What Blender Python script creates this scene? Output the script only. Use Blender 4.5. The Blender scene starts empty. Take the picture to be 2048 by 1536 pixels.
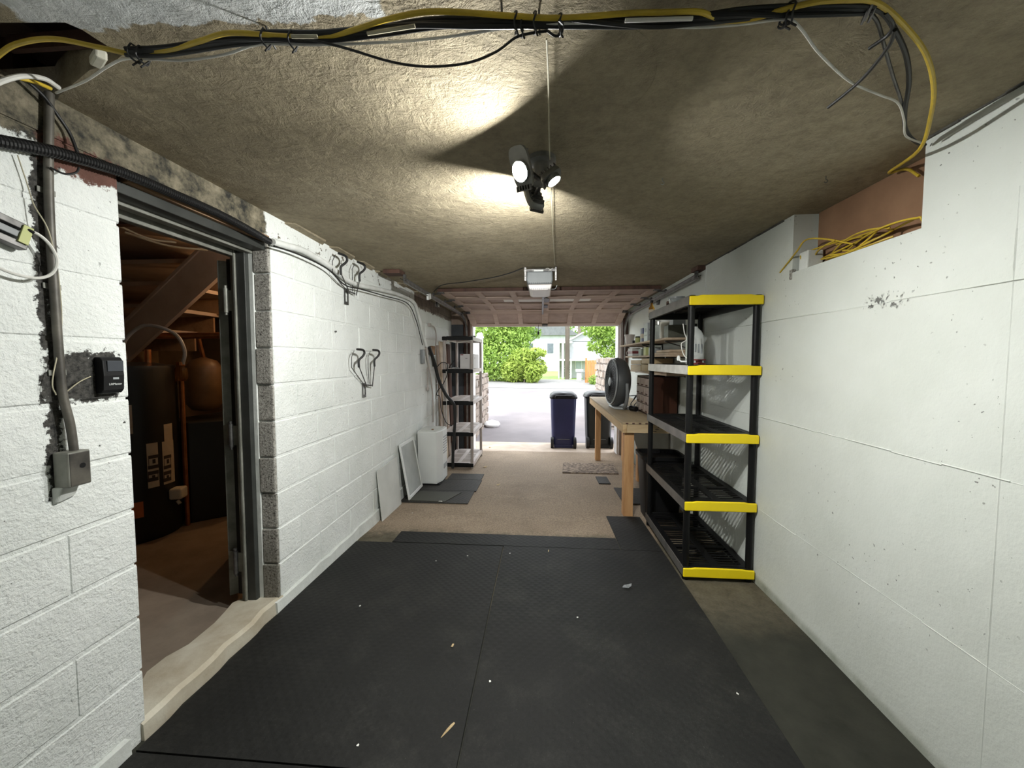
import bpy, math, random
from mathutils import Vector, Matrix

# ---------------------------------------------------------------- camera, world, sun, exposure
scene = bpy.context.scene
COL = scene.collection
F_PX, CAM_H = 770.0, 1.40
PITCH, YAW, SHIFT_PX = math.radians(3.0), math.radians(4.3018), -8.646
cam_data = bpy.data.cameras.new('camera')
cam_data.sensor_width = 36.0
cam_data.sensor_fit = 'HORIZONTAL'
cam_data.lens = 36.0 * F_PX / 2048.0
cam_data.shift_y = SHIFT_PX / 2048.0
cam_data.clip_start = 0.02
cam_data.clip_end = 300
cam = bpy.data.objects.new('camera', cam_data)
COL.objects.link(cam)
cam.location = (0, 0, CAM_H)
cam.rotation_euler = (math.radians(90) - PITCH, 0, YAW)
scene.camera = cam

world = bpy.data.worlds.new('world')
scene.world = world
world.use_nodes = True
wn = world.node_tree.nodes
wn.clear()
w_out = wn.new('ShaderNodeOutputWorld')
w_bg = wn.new('ShaderNodeBackground')
w_bg.inputs['Color'].default_value = (0.90, 0.95, 1.0, 1)
w_bg.inputs['Strength'].default_value = 5.4
world.node_tree.links.new(w_bg.outputs[0], w_out.inputs[0])

sun_d = bpy.data.lights.new('sun', 'SUN')
sun_d.energy = 4.0
sun_d.angle = math.radians(12)
sun_d.color = (1.0, 0.96, 0.88)
sun = bpy.data.objects.new('sun', sun_d)
COL.objects.link(sun)
sun.rotation_euler = (math.radians(38), 0, math.radians(-28))   # from behind the house, high

vs = scene.view_settings
vs.view_transform = 'Standard'
vs.look = 'None'
vs.exposure = 0.10
vs.gamma = 1.0
vs.use_curve_mapping = False

R = math.radians
rnd = random.Random(7)

# ---------------------------------------------------------------- measuring helpers: photo pixel -> point on a known plane
_cy, _sy, _cp, _sp = math.cos(YAW), math.sin(YAW), math.cos(PITCH), math.sin(PITCH)
_fwd = Vector((-_sy * _cp, _cy * _cp, -_sp))
_rgt = Vector((_cy, _sy, 0))
_up = _rgt.cross(_fwd)
CAM = Vector((0, 0, CAM_H))


def ray(x, y):
    return _rgt * ((x - 1024) / F_PX) + _up * (-(y - 768 - SHIFT_PX) / F_PX) + _fwd


def on_x(x, y, X):
    d = ray(x, y)
    return CAM + d * ((X - CAM.x) / d.x)


def on_y(x, y, Y):
    d = ray(x, y)
    return CAM + d * ((Y - CAM.y) / d.y)


def on_z(x, y, Z):
    d = ray(x, y)
    return CAM + d * ((Z - CAM.z) / d.z)


LX, RX, CZ = -1.475, 1.375, 2.19


def fz(y):
    return -0.02 - 0.029 * max(0.0, min(y, 7.3) - 2.0)


# ---------------------------------------------------------------- mesh helper
class MB:
    def __init__(self):
        self.v, self.f, self.mi, self._m = [], [], [], 0

    def add(self, verts, faces):
        o = len(self.v)
        self.v += [Vector(p) for p in verts]
        self.f += [tuple(i + o for i in f) for f in faces]
        self.mi += [self._m] * len(faces)
        return self

    def m(self, i):
        self._m = i
        return self

    def box(self, x0, x1, y0, y1, z0, z1):
        return self.add([(x0, y0, z0), (x1, y0, z0), (x1, y1, z0), (x0, y1, z0), (x0, y0, z1), (x1, y0, z1), (x1, y1, z1), (x0, y1, z1)],
                        [(0, 3, 2, 1), (4, 5, 6, 7), (0, 1, 5, 4), (1, 2, 6, 5), (2, 3, 7, 6), (3, 0, 4, 7)])

    def obox(self, c, half, rot):
        c = Vector(c)
        vs_ = []
        for sz in (-1, 1):
            for sx, sy in ((-1, -1), (1, -1), (1, 1), (-1, 1)):
                vs_.append(c + rot @ Vector((sx * half[0], sy * half[1], sz * half[2])))
        return self.add(vs_, [(0, 3, 2, 1), (4, 5, 6, 7), (0, 1, 5, 4), (1, 2, 6, 5), (2, 3, 7, 6), (3, 0, 4, 7)])

    def hexa(self, b, t):
        """four bottom corners and four top corners, same order"""
        return self.add(list(b) + list(t), [(3, 2, 1, 0), (4, 5, 6, 7), (0, 1, 5, 4), (1, 2, 6, 5), (2, 3, 7, 6), (3, 0, 4, 7)])

    def prism(self, poly, axis, a, b):
        """poly: 2D points; extruded along axis from a to b"""
        def P(p, t):
            if axis == 'x': return (t, p[0], p[1])
            if axis == 'y': return (p[0], t, p[1])
            return (p[0], p[1], t)
        n = len(poly)
        vs_ = [P(p, a) for p in poly] + [P(p, b) for p in poly]
        fs = [tuple(range(n - 1, -1, -1)), tuple(range(n, 2 * n))]
        fs += [(i, (i + 1) % n, n + (i + 1) % n, n + i) for i in range(n)]
        return self.add(vs_, fs)

    def tube(self, pts, r, n=8, caps=True):
        pts = [Vector(p) for p in pts]
        k = len(pts)
        rs = r if isinstance(r, (list, tuple)) else [r] * k
        prev = None
        rings = []
        for i, p in enumerate(pts):
            t = (pts[min(i + 1, k - 1)] - pts[max(i - 1, 0)])
            if t.length < 1e-9: t = Vector((0, 0, 1))
            t.normalize()
            if prev is None:
                a = Vector((0, 0, 1)) if abs(t.z) < 0.9 else Vector((1, 0, 0))
                u = t.cross(a).normalized()
            else:
                u = (prev - t * prev.dot(t))
                u = u.normalized() if u.length > 1e-6 else t.cross(Vector((1, 0, 0))).normalized()
            prev = u
            w = t.cross(u)
            rings.append([p + (u * math.cos(2 * math.pi * j / n) + w * math.sin(2 * math.pi * j / n)) * rs[i] for j in range(n)])
        vs_ = [q for ring in rings for q in ring]
        fs = []
        for i in range(k - 1):
            for j in range(n):
                a, b = i * n + j, i * n + (j + 1) % n
                fs.append((a, b, b + n, a + n))
        if caps:
            fs.append(tuple(range(n - 1, -1, -1)))
            fs.append(tuple(range((k - 1) * n, k * n)))
        return self.add(vs_, fs)

    def cyl(self, p0, p1, r0, r1=None, n=20):
        return self.tube([p0, p1], [r0, r0 if r1 is None else r1], n)

    def lathe(self, prof, c, n=24, axis=(0, 0, 1)):
        """prof: (radius, height) along axis from point c"""
        ax = Vector(axis).normalized()
        a = Vector((0, 0, 1)) if abs(ax.z) < 0.9 else Vector((1, 0, 0))
        u = ax.cross(a).normalized()
        w = ax.cross(u)
        c = Vector(c)
        vs_, fs = [], []
        k = len(prof)
        for r, h in prof:
            for j in range(n):
                t = 2 * math.pi * j / n
                vs_.append(c + ax * h + (u * math.cos(t) + w * math.sin(t)) * max(r, 1e-5))
        for i in range(k - 1):
            for j in range(n):
                p, q = i * n + j, i * n + (j + 1) % n
                fs.append((p, q, q + n, p + n))
        fs.append(tuple(range(n - 1, -1, -1)))
        fs.append(tuple(range((k - 1) * n, k * n)))
        return self.add(vs_, fs)

    def build(self, name, mat, parent=None, smooth=False, bevel=0.0, origin=None, kind=None, segs=2):
        if parent is not None:
            base = world_loc(parent)
        elif origin is not None:
            base = Vector(origin)
        else:
            xs = [p.x for p in self.v]; ys = [p.y for p in self.v]; zs = [p.z for p in self.v]
            base = Vector(((min(xs) + max(xs)) / 2, (min(ys) + max(ys)) / 2, min(zs)))
        me = bpy.data.meshes.new(name)
        me.from_pydata([p - base for p in self.v], [], self.f)
        mats = mat if isinstance(mat, (list, tuple)) else [mat]
        for mm in mats: me.materials.append(mm)
        if len(mats) > 1: me.polygons.foreach_set('material_index', self.mi)
        if smooth:
            me.polygons.foreach_set('use_smooth', [True] * len(me.polygons))
            try: me.set_sharp_from_angle(angle=R(40))
            except Exception: pass
        me.update()
        o = bpy.data.objects.new(name, me)
        COL.objects.link(o)
        if parent is not None: o.parent = parent
        else: o.location = base
        if bevel > 0:
            b = o.modifiers.new('bevel', 'BEVEL')
            b.width = bevel; b.segments = segs; b.limit_method = 'ANGLE'; b.angle_limit = R(40)
        if kind: o['kind'] = kind
        return o


def world_loc(o):
    p = Vector(o.location)
    while o.parent is not None:
        o = o.parent
        p = p + Vector(o.location)
    return p


def thing(name, label, cat, loc, group=None):
    o = bpy.data.objects.new(name, None)
    o.empty_display_size = 0.1
    COL.objects.link(o)
    o.location = loc
    return tag(o, label, cat, group)


def tag(o, label, cat, group=None):
    o['label'] = label
    o['category'] = cat
    if group: o['group'] = group
    return o


def struct(o, label=None):
    o['kind'] = 'structure'
    if label: o['label'] = label
    return o


def spl(pts, n=8):
    """Catmull-Rom through pts"""
    pts = [Vector(p) for p in pts]
    out = []
    for i in range(len(pts) - 1):
        p0 = pts[i - 1] if i > 0 else pts[i] * 2 - pts[i + 1]
        p1, p2 = pts[i], pts[i + 1]
        p3 = pts[i + 2] if i + 2 < len(pts) else pts[i + 1] * 2 - pts[i]
        for k in range(n):
            t = k / n
            out.append(0.5 * ((2 * p1) + (p2 - p0) * t + (2 * p0 - 5 * p1 + 4 * p2 - p3) * t * t + (3 * p1 - p0 - 3 * p2 + p3) * t ** 3))
    out.append(pts[-1])
    return out


def rotz(a): return Matrix.Rotation(a, 3, 'Z')
def rotx(a): return Matrix.Rotation(a, 3, 'X')
def roty(a): return Matrix.Rotation(a, 3, 'Y')


# ---------------------------------------------------------------- materials (procedural, all in world position)
class NT:
    def __init__(self, name):
        self.mat = bpy.data.materials.new(name)
        self.mat.use_nodes = True
        self.t = self.mat.node_tree
        self.n = self.t.nodes
        self.bsdf = self.n['Principled BSDF']
        self.pos = self.n.new('ShaderNodeNewGeometry').outputs['Position']

    def lk(self, a, b): self.t.links.new(a, b)

    def setin(self, sock, v):
        if isinstance(v, (int, float)): sock.default_value = v
        elif isinstance(v, (tuple, list)): sock.default_value = tuple(v) + ((1,) if len(v) == 3 and sock.type == 'RGBA' else ())
        else: self.lk(v, sock)

    def noise(self, scale, detail=4, rough=0.55, vec=None, dist=0.0, out='Fac'):
        n = self.n.new('ShaderNodeTexNoise')
        n.inputs['Scale'].default_value = scale
        n.inputs['Detail'].default_value = detail
        n.inputs['Roughness'].default_value = rough
        n.inputs['Distortion'].default_value = dist
        self.lk(vec if vec is not None else self.pos, n.inputs['Vector'])
        return n.outputs[out]

    def voronoi(self, scale, feature='F1', vec=None):
        n = self.n.new('ShaderNodeTexVoronoi')
        n.feature = feature
        n.inputs['Scale'].default_value = scale
        self.lk(vec if vec is not None else self.pos, n.inputs['Vector'])
        return n.outputs['Distance']

    def ramp(self, fac, stops, interp='LINEAR'):
        n = self.n.new('ShaderNodeValToRGB')
        n.color_ramp.interpolation = interp
        els = n.color_ramp.elements
        while len(els) < len(stops): els.new(0.5)
        for e, (p, c) in zip(els, stops):
            e.position = p
            e.color = (c, c, c, 1) if isinstance(c, (int, float)) else tuple(c) + (1,)
        self.lk(fac, n.inputs[0])
        return n.outputs['Color']

    def math(self, op, a, b=0.0, c=None, clamp=False):
        n = self.n.new('ShaderNodeMath')
        n.operation = op
        n.use_clamp = clamp
        self.setin(n.inputs[0], a)
        self.setin(n.inputs[1], b)
        if c is not None: self.setin(n.inputs[2], c)
        return n.outputs[0]

    def mix(self, fac, a, b, mode='MIX'):
        n = self.n.new('ShaderNodeMix')
        n.data_type = 'RGBA'
        n.blend_type = mode
        n.clamp_factor = True
        self.setin(n.inputs['Factor'], fac)
        self.setin(n.inputs['A'], a) if False else None
        cs = [s for s in n.inputs if s.type == 'RGBA']
        self.setin(cs[0], a)
        self.setin(cs[1], b)
        return [s for s in n.outputs if s.type == 'RGBA'][0]

    def mapping(self, scale=(1, 1, 1), rot=(0, 0, 0), loc=(0, 0, 0), vec=None):
        n = self.n.new('ShaderNodeMapping')
        n.inputs['Scale'].default_value = scale
        n.inputs['Rotation'].default_value = rot
        n.inputs['Location'].default_value = loc
        self.lk(vec if vec is not None else self.pos, n.inputs['Vector'])
        return n.outputs[0]

    def xyz(self):
        n = self.n.new('ShaderNodeSeparateXYZ')
        self.lk(self.pos, n.inputs[0])
        return n.outputs[0], n.outputs[1], n.outputs[2]

    def range(self, v, a, b, soft=0.01):
        """1 between a and b with soft edges"""
        lo = self.math('SMOOTH_MIN', 1, 1)
        n1 = self.n.new('ShaderNodeMapRange'); n1.interpolation_type = 'SMOOTHSTEP'
        self.setin(n1.inputs['Value'], v); n1.inputs['From Min'].default_value = a - soft; n1.inputs['From Max'].default_value = a + soft
        n2 = self.n.new('ShaderNodeMapRange'); n2.interpolation_type = 'SMOOTHSTEP'
        self.setin(n2.inputs['Value'], v); n2.inputs['From Min'].default_value = b - soft; n2.inputs['From Max'].default_value = b + soft
        return self.math('SUBTRACT', n1.outputs[0], n2.outputs[0], clamp=True)

    def bump(self, h, strength, dist=0.01, prev=None):
        n = self.n.new('ShaderNodeBump')
        n.inputs['Strength'].default_value = strength
        n.inputs['Distance'].default_value = dist
        self.setin(n.inputs['Height'], h)
        if prev is not None: self.lk(prev, n.inputs['Normal'])
        return n.outputs[0]

    def fin(self, col, rough=0.7, metal=0.0, normal=None, spec=None):
        b = self.bsdf
        self.setin(b.inputs['Base Color'], col)
        self.setin(b.inputs['Roughness'], rough)
        b.inputs['Metallic'].default_value = metal
        if spec is not None: b.inputs['Specular IOR Level'].default_value = spec
        if normal is not None: self.lk(normal, b.inputs['Normal'])
        return self.mat


def pm(name, c1, c2=None, scale=8.0, rough=0.6, metal=0.0, bump=0.0, bscale=60.0, stretch=None, spec=None, lo=0.35, hi=0.65):
    """plain procedural material: two tones mixed by noise, fine bump"""
    t = NT(name)
    if c2 is None: c2 = tuple(min(1, c * 0.82) for c in c1)
    vec = t.mapping(scale=stretch) if stretch else None
    col = t.ramp(t.noise(scale, 5, 0.6, vec), [(lo, c2), (hi, c1)])
    nrm = t.bump(t.noise(bscale, 4, 0.6, vec), bump, 0.005) if bump > 0 else None
    return t.fin(col, rough, metal, nrm, spec)


def emis(name, col, strength):
    t = NT(name)
    t.bsdf.inputs['Base Color'].default_value = tuple(col) + (1,)
    t.bsdf.inputs['Emission Color'].default_value = tuple(col) + (1,)
    t.bsdf.inputs['Emission Strength'].default_value = strength
    return t.mat


def m_wall_left():
    t = NT('white_painted_block')
    x, y, z = t.xyz()
    base = t.ramp(t.noise(3, 5), [(0.3, (0.75, 0.775, 0.745)), (0.7, (0.86, 0.88, 0.855))])
    # small unpainted pits and chips
    pit = t.ramp(t.noise(38, 3, 0.6), [(0.695, 0.0), (0.72, 1.0)])
    pitm = t.math('MULTIPLY', pit, t.ramp(t.noise(2.3, 2), [(0.40, 0.0), (0.6, 1.0)]))
    col = t.mix(pitm, base, (0.05, 0.05, 0.045))
    wob = t.math('MULTIPLY', t.math('SUBTRACT', t.noise(26, 5, 0.7), 0.5), 0.11)
    yw, zw = t.math('ADD', y, wob), t.math('ADD', z, wob)
    # unpainted dark patch beside the wall button
    p1 = t.math('MULTIPLY', t.range(yw, 1.05, 1.236, 0.004), t.range(zw, 1.262, 1.425, 0.004))
    # unpainted strip behind the conduit
    p2 = t.math('MULTIPLY', t.range(yw, 1.035, 1.075, 0.004), t.range(zw, 0.98, 2.02, 0.004))
    dark = t.math('MAXIMUM', p1, p2)
    cmu = t.ramp(t.noise(70, 4, 0.7), [(0.35, (0.015, 0.015, 0.014)), (0.7, (0.10, 0.095, 0.085))])
    col = t.mix(dark, col, cmu)
    # flaking towards the top beyond the doorway
    topm = t.math('MULTIPLY', t.range(zw, 2.075, 2.4, 0.01), t.range(y, 2.0, 9.0, 0.01))
    flake = t.ramp(t.noise(17, 4, 0.65), [(0.60, 0.0), (0.63, 1.0)])
    col = t.mix(t.math('MULTIPLY', topm, flake), col, (0.16, 0.14, 0.11))
    # never painted taupe band at the far end under the ceiling
    band = t.math('MULTIPLY', t.range(zw, 2.02, 2.6, 0.01), t.range(yw, 4.42, 9.0, 0.02))
    col = t.mix(band, col, t.ramp(t.noise(12), [(0.3, (0.15, 0.115, 0.09)), (0.7, (0.25, 0.20, 0.16))]))
    # raw stained beam above and before the doorway, with an old red brown painted edge
    zb = t.math('SUBTRACT', zw, t.math('MULTIPLY', t.math('SUBTRACT', 1.27, t.math('MINIMUM', y, 1.27)), 0.15))
    raw = t.math('MULTIPLY', t.range(zw, 2.035, 2.6, 0.006), t.range(yw, -9, 2.0, 0.01))
    stain = t.ramp(t.noise(11, 6, 0.72), [(0.38, (0.028, 0.028, 0.025)), (0.48, (0.13, 0.115, 0.08)), (0.62, (0.27, 0.235, 0.165)), (0.8, (0.40, 0.36, 0.27))])
    col = t.mix(raw, col, stain)
    red = t.math('MULTIPLY', t.range(zw, 1.975, 2.075, 0.006), t.range(yw, 1.06, 1.30, 0.01))
    col = t.mix(red, col, t.ramp(t.noise(14), [(0.3, (0.10, 0.045, 0.032)), (0.7, (0.17, 0.08, 0.06))]))
    h = t.noise(85, 5, 0.65)
    h2 = t.noise(28, 4, 0.6)
    n1 = t.bump(h2, 0.45, 0.014)
    n2 = t.bump(h, 0.85, 0.008, n1)
    n3 = t.bump(t.math('SUBTRACT', 1.0, pitm), 0.5, 0.006, n2)
    return t.fin(col, 0.62, 0, n3, 0.3)


def m_wall_right():
    t = NT('painted_poured_concrete')
    x, y, z = t.xyz()
    base = t.ramp(t.noise(2.2, 4), [(0.3, (0.565, 0.59, 0.545)), (0.7, (0.63, 0.655, 0.615))])
    pit = t.ramp(t.noise(48, 2, 0.5), [(0.70, 0.0), (0.72, 1.0)])
    pitm = t.math('MULTIPLY', pit, t.ramp(t.noise(1.7, 2), [(0.48, 0.0), (0.64, 1.0)]))
    # honeycombed hole near the upper form line
    wob = t.math('MULTIPLY', t.math('SUBTRACT', t.noise(30, 4, 0.7), 0.5), 0.10)
    hole = t.math('MULTIPLY', t.range(t.math('ADD', y, wob), 1.575, 1.76, 0.012), t.range(t.math('ADD', z, wob), 1.605, 1.66, 0.01))
    hole = t.math('MULTIPLY', hole, t.ramp(t.noise(55, 3), [(0.52, 0.0), (0.6, 1.0)]))
    pitm = t.math('MAXIMUM', pitm, hole)
    col = t.mix(pitm, base, (0.13, 0.13, 0.12))
    mould = t.math('MULTIPLY', t.range(z, -1, 0.02, 0.02), t.noise(9))
    col = t.mix(mould, col, (0.14, 0.15, 0.09))
    n1 = t.bump(t.noise(9, 4, 0.6), 0.4, 0.014)
    n2 = t.bump(t.noise(60, 5, 0.65), 0.4, 0.006, n1)
    n3 = t.bump(t.math('SUBTRACT', 1.0, pitm), 0.6, 0.006, n2)
    return t.fin(col, 0.55, 0, n3, 0.35)


def m_ceiling():
    t = NT('rough_plaster_ceiling')
    x, y, z = t.xyz()
    big = t.noise(1.6, 4, 0.6)
    col = t.ramp(big, [(0.3, (0.285, 0.240, 0.160)), (0.55, (0.375, 0.320, 0.220)), (0.75, (0.44, 0.38, 0.27))])
    col = t.mix(t.ramp(t.noise(24, 6, 0.75), [(0.35, 0.45), (0.6, 0.0)]), col, (0.14, 0.118, 0.088))
    # white painted area near the back of the room, ragged edge
    w1 = t.math('MULTIPLY', t.math('SUBTRACT', t.noise(9, 5, 0.65), 0.5), 0.12)
    edge = t.math('SUBTRACT', t.math('ADD', y, w1), t.math('MULTIPLY', t.math('ADD', x, 0.75), 0.03))
    m1 = t.math('SUBTRACT', 1.0, t.range(edge, 0.895, 30, 0.004))
    m2 = t.range(t.math('ADD', x, w1), -1.20, -0.37, 0.006)
    m3 = t.math('SUBTRACT', 1.0, t.range(t.math('ADD', y, w1), 0.80, 30, 0.01))
    m = t.math('MAXIMUM', t.math('MULTIPLY', m1, m2), m3)
    col = t.mix(m, col, t.ramp(t.noise(30, 4), [(0.3, (0.52, 0.535, 0.53)), (0.7, (0.68, 0.69, 0.68))]))
    sw = t.noise(13, 6, 0.72, None, 1.8)
    n1 = t.bump(t.noise(5, 4, 0.55, t.mapping(rot=(0, 0, 0.7), scale=(1, 3.2, 1)), 2.0), 0.28, 0.02)
    n2 = t.bump(sw, 0.75, 0.016, n1)
    n3 = t.bump(t.noise(95, 4, 0.7), 0.65, 0.006, n2)
    return t.fin(col, 0.9, 0, n3, 0.15)


def m_floor():
    t = NT('old_concrete_floor')
    x, y, z = t.xyz()
    col = t.ramp(t.noise(2.6, 5, 0.6), [(0.3, (0.28, 0.212, 0.148)), (0.7, (0.44, 0.34, 0.245))])
    col = t.mix(t.ramp(t.noise(70, 5, 0.8), [(0.40, 0.65), (0.60, 0.0)]), col, (0.13, 0.10, 0.072))
    col = t.mix(t.ramp(t.noise(120, 2, 0.6), [(0.66, 0.0), (0.74, 0.5)]), col, (0.62, 0.54, 0.45))
    col = t.mix(t.ramp(t.noise(1.3, 5, 0.7), [(0.50, 0.0), (0.72, 0.55)]), col, (0.15, 0.115, 0.08))
    wob = t.math('MULTIPLY', t.math('SUBTRACT', t.noise(6, 5, 0.7), 0.5), 0.5)
    near = t.math('SUBTRACT', 1.0, t.range(t.math('ADD', y, wob), 3.1, 40, 0.12))
    oil = t.math('SUBTRACT', 1.0, t.range(t.math('ADD', y, t.math('MULTIPLY', wob, 0.6)), 2.12, 40, 0.22))
    col = t.mix(t.math('MULTIPLY', near, 0.8), col, t.ramp(t.noise(14, 5), [(0.3, (0.026, 0.028, 0.017)), (0.7, (0.085, 0.082, 0.055))]))
    col = t.mix(t.math('MULTIPLY', oil, 0.93), col, t.ramp(t.noise(9, 5), [(0.3, (0.016, 0.017, 0.013)), (0.7, (0.030, 0.031, 0.024))]))
    ap = t.range(y, 6.42, 40, 0.01)
    col = t.mix(ap, col, t.ramp(t.noise(5), [(0.3, (0.40, 0.32, 0.25)), (0.7, (0.52, 0.43, 0.35))]))
    n = t.bump(t.noise(120, 4, 0.7), 0.25, 0.004)
    return t.fin(col, 0.8, 0, n, 0.25)


def m_rubber(name='black_rubber_mat', c=(0.0105, 0.0104, 0.0096), c2=(0.018, 0.0178, 0.0164)):
    t = NT(name)
    col = t.ramp(t.noise(2.4, 5), [(0.3, c), (0.7, c2)])
    dust = t.math('MULTIPLY', t.ramp(t.noise(3.0, 6, 0.75), [(0.50, 0.0), (0.76, 1.0)]), t.noise(70, 4, 0.8))
    col = t.mix(t.math('MULTIPLY', dust, 0.42), col, (0.12, 0.118, 0.10))
    col = t.mix(t.ramp(t.noise(110, 4, 0.8), [(0.45, 0.5), (0.62, 0.0)]), col, (0.006, 0.006, 0.0055))
    spk = t.ramp(t.noise(150, 2, 0.6), [(0.735, 0.0), (0.76, 0.35)])
    col = t.mix(spk, col, (0.22, 0.215, 0.20))
    ch = t.n.new('ShaderNodeTexWave')
    ch.wave_type = 'BANDS'; ch.bands_direction = 'X'
    ch.inputs['Scale'].default_value = 9.0
    t.lk(t.mapping(rot=(0, 0, 0.785)), ch.inputs['Vector'])
    ch2 = t.n.new('ShaderNodeTexWave')
    ch2.wave_type = 'BANDS'; ch2.bands_direction = 'Y'
    ch2.inputs['Scale'].default_value = 9.0
    t.lk(t.mapping(rot=(0, 0, 0.785)), ch2.inputs['Vector'])
    n1 = t.bump(t.math('MULTIPLY', ch.outputs['Fac'], ch2.outputs['Fac']), 0.4, 0.003)
    n2 = t.bump(t.noise(160, 3, 0.7), 0.3, 0.003, n1)
    return t.fin(col, 0.68, 0, n2, 0.25)


def m_cmu():
    t = NT('bare_concrete_block')
    col = t.ramp(t.noise(85, 4, 0.75), [(0.34, (0.05, 0.048, 0.042)), (0.45, (0.34, 0.325, 0.29)), (0.7, (0.58, 0.56, 0.51))])
    col = t.mix(t.math('MULTIPLY', t.range(t.xyz()[2], -1, 0.35, 0.2), 0.5), col, (0.10, 0.09, 0.06))
    n = t.bump(t.noise(90, 4, 0.75), 0.9, 0.012)
    return t.fin(col, 0.9, 0, n, 0.15)


def m_wood(name, c1, c2, axis='y', rough=0.65, scale=14):
    t = NT(name)
    st = {'x': (0.12, 1, 1), 'y': (1, 0.12, 1), 'z': (1, 1, 0.12)}[axis]
    v = t.mapping(scale=st)
    g = t.noise(scale, 6, 0.65, v, 0.6)
    col = t.ramp(g, [(0.30, c2), (0.62, c1)])
    kn = t.ramp(t.voronoi(5.5), [(0.03, 1.0), (0.07, 0.0)])
    col = t.mix(t.math('MULTIPLY', kn, 0.6), col, tuple(c * 0.35 for c in c2))
    n = t.bump(t.noise(scale * 4, 4, 0.6, v), 0.15, 0.003)
    return t.fin(col, rough, 0, n, 0.3)


def m_stone():
    t = NT('wall_stone')
    oi = t.n.new('ShaderNodeObjectInfo').outputs['Random']
    col = t.ramp(oi, [(0.0, (0.20, 0.155, 0.125)), (0.35, (0.32, 0.26, 0.215)), (0.7, (0.38, 0.30, 0.26)), (1.0, (0.26, 0.24, 0.22))])
    col = t.mix(0.5, col, t.ramp(t.noise(9, 5), [(0.3, (0.18, 0.145, 0.12)), (0.7, (0.40, 0.35, 0.30))]))
    return t.fin(col, 0.9, 0, t.bump(t.noise(20, 5), 0.6, 0.02), 0.2)


def m_leaf(name, a, b, c):
    t = NT(name)
    oi = t.noise(1.3, 3)
    col = t.ramp(t.noise(7, 3, 0.8), [(0.25, a), (0.5, b), (0.75, c)])
    col = t.mix(t.ramp(oi, [(0.4, 0.0), (0.65, 0.5)]), col, c)
    t.fin(col, 0.55, 0, None, 0.3)
    t.bsdf.inputs['Transmission Weight'].default_value = 0.0
    tr = t.n.new('ShaderNodeBsdfTranslucent')
    t.setin(tr.inputs['Color'], col)
    ms = t.n.new('ShaderNodeMixShader')
    ms.inputs[0].default_value = 0.45
    out = t.n['Material Output']
    t.lk(t.bsdf.outputs[0], ms.inputs[1])
    t.lk(tr.outputs[0], ms.inputs[2])
    t.lk(ms.outputs[0], out.inputs['Surface'])
    return t.mat


def m_glass(name, tint=(0.9, 0.95, 0.95), rough=0.05):
    t = NT(name)
    t.fin(tint, rough, 0, None, 0.5)
    t.bsdf.inputs['Transmission Weight'].default_value = 0.85
    t.bsdf.inputs['IOR'].default_value = 1.35
    return t.mat


M = {}
M['wall_l'] = m_wall_left()
M['wall_r'] = m_wall_right()
M['ceil'] = m_ceiling()
M['floor'] = m_floor()
M['rubber'] = m_rubber()
M['rubber_grey'] = m_rubber('worn_grey_mat', (0.045, 0.043, 0.040), (0.075, 0.07, 0.064))
M['cmu'] = m_cmu()
M['stone'] = m_stone()
M['cmu_dk'] = pm('dark_plaster_edge', (0.12, 0.115, 0.10), (0.045, 0.042, 0.037), 14, 0.9, 0, 0.4, 60)
M['mortar_w'] = pm('white_mortar', (0.70, 0.72, 0.69), (0.60, 0.62, 0.59), 12, 0.7, 0, 0.4, 70)
M['steel_dk'] = pm('dark_painted_steel', (0.060, 0.063, 0.058), (0.036, 0.038, 0.035), 5, 0.45, 0.3, 0.08, 40)
M['steel_grey'] = pm('worn_grey_steel', (0.27, 0.27, 0.235), (0.15, 0.15, 0.128), 9, 0.5, 0.2, 0.1, 30)
M['zinc'] = pm('galvanised_steel', (0.55, 0.55, 0.54), (0.38, 0.38, 0.37), 30, 0.32, 0.9)
M['zinc_mid'] = pm('weathered_track_steel', (0.34, 0.33, 0.32), (0.20, 0.195, 0.19), 18, 0.4, 0.8)
M['zinc_dk'] = pm('dull_dark_metal', (0.16, 0.155, 0.15), (0.07, 0.068, 0.065), 18, 0.45, 0.7)
M['black'] = pm('black_plastic', (0.009, 0.009, 0.0095), (0.006, 0.006, 0.0065), 9, 0.45, 0, 0.05, 120, None, 0.3)
M['black_rack'] = pm('black_rack_plastic', (0.0065, 0.0065, 0.0068), (0.004, 0.004, 0.0042), 4, 0.45, 0, 0.12, 300, None, 0.25)
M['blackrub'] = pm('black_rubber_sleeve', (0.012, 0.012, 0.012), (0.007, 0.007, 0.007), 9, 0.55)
M['greyish'] = pm('grey_brown_plastic', (0.13, 0.12, 0.11), (0.07, 0.066, 0.062), 9, 0.4)
M['chalky'] = pm('pale_side_plastic', (0.62, 0.60, 0.57), (0.48, 0.46, 0.43), 16, 0.55)
M['yellow'] = pm('yellow_plastic', (0.90, 0.70, 0.008), (0.84, 0.64, 0.007), 3, 0.42, 0, 0.06, 300)
M['yellow_cable'] = pm('yellow_cable_jacket', (0.60, 0.42, 0.035), (0.42, 0.29, 0.025), 12, 0.45)
M['white_cable'] = pm('white_cable_jacket', (0.72, 0.71, 0.66), (0.55, 0.54, 0.50), 10, 0.5)
M['cream_cable'] = pm('cream_wire', (0.48, 0.44, 0.31), (0.36, 0.33, 0.24), 10, 0.5)
M['white'] = pm('white_plastic', (0.74, 0.755, 0.74), (0.68, 0.695, 0.68), 3, 0.4)
M['offwhite'] = pm('off_white_board', (0.62, 0.63, 0.60), (0.55, 0.56, 0.53), 5, 0.65)
M['offwhite2'] = pm('yellowed_white_plastic', (0.64, 0.62, 0.54), (0.54, 0.52, 0.45), 5, 0.5)
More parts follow.
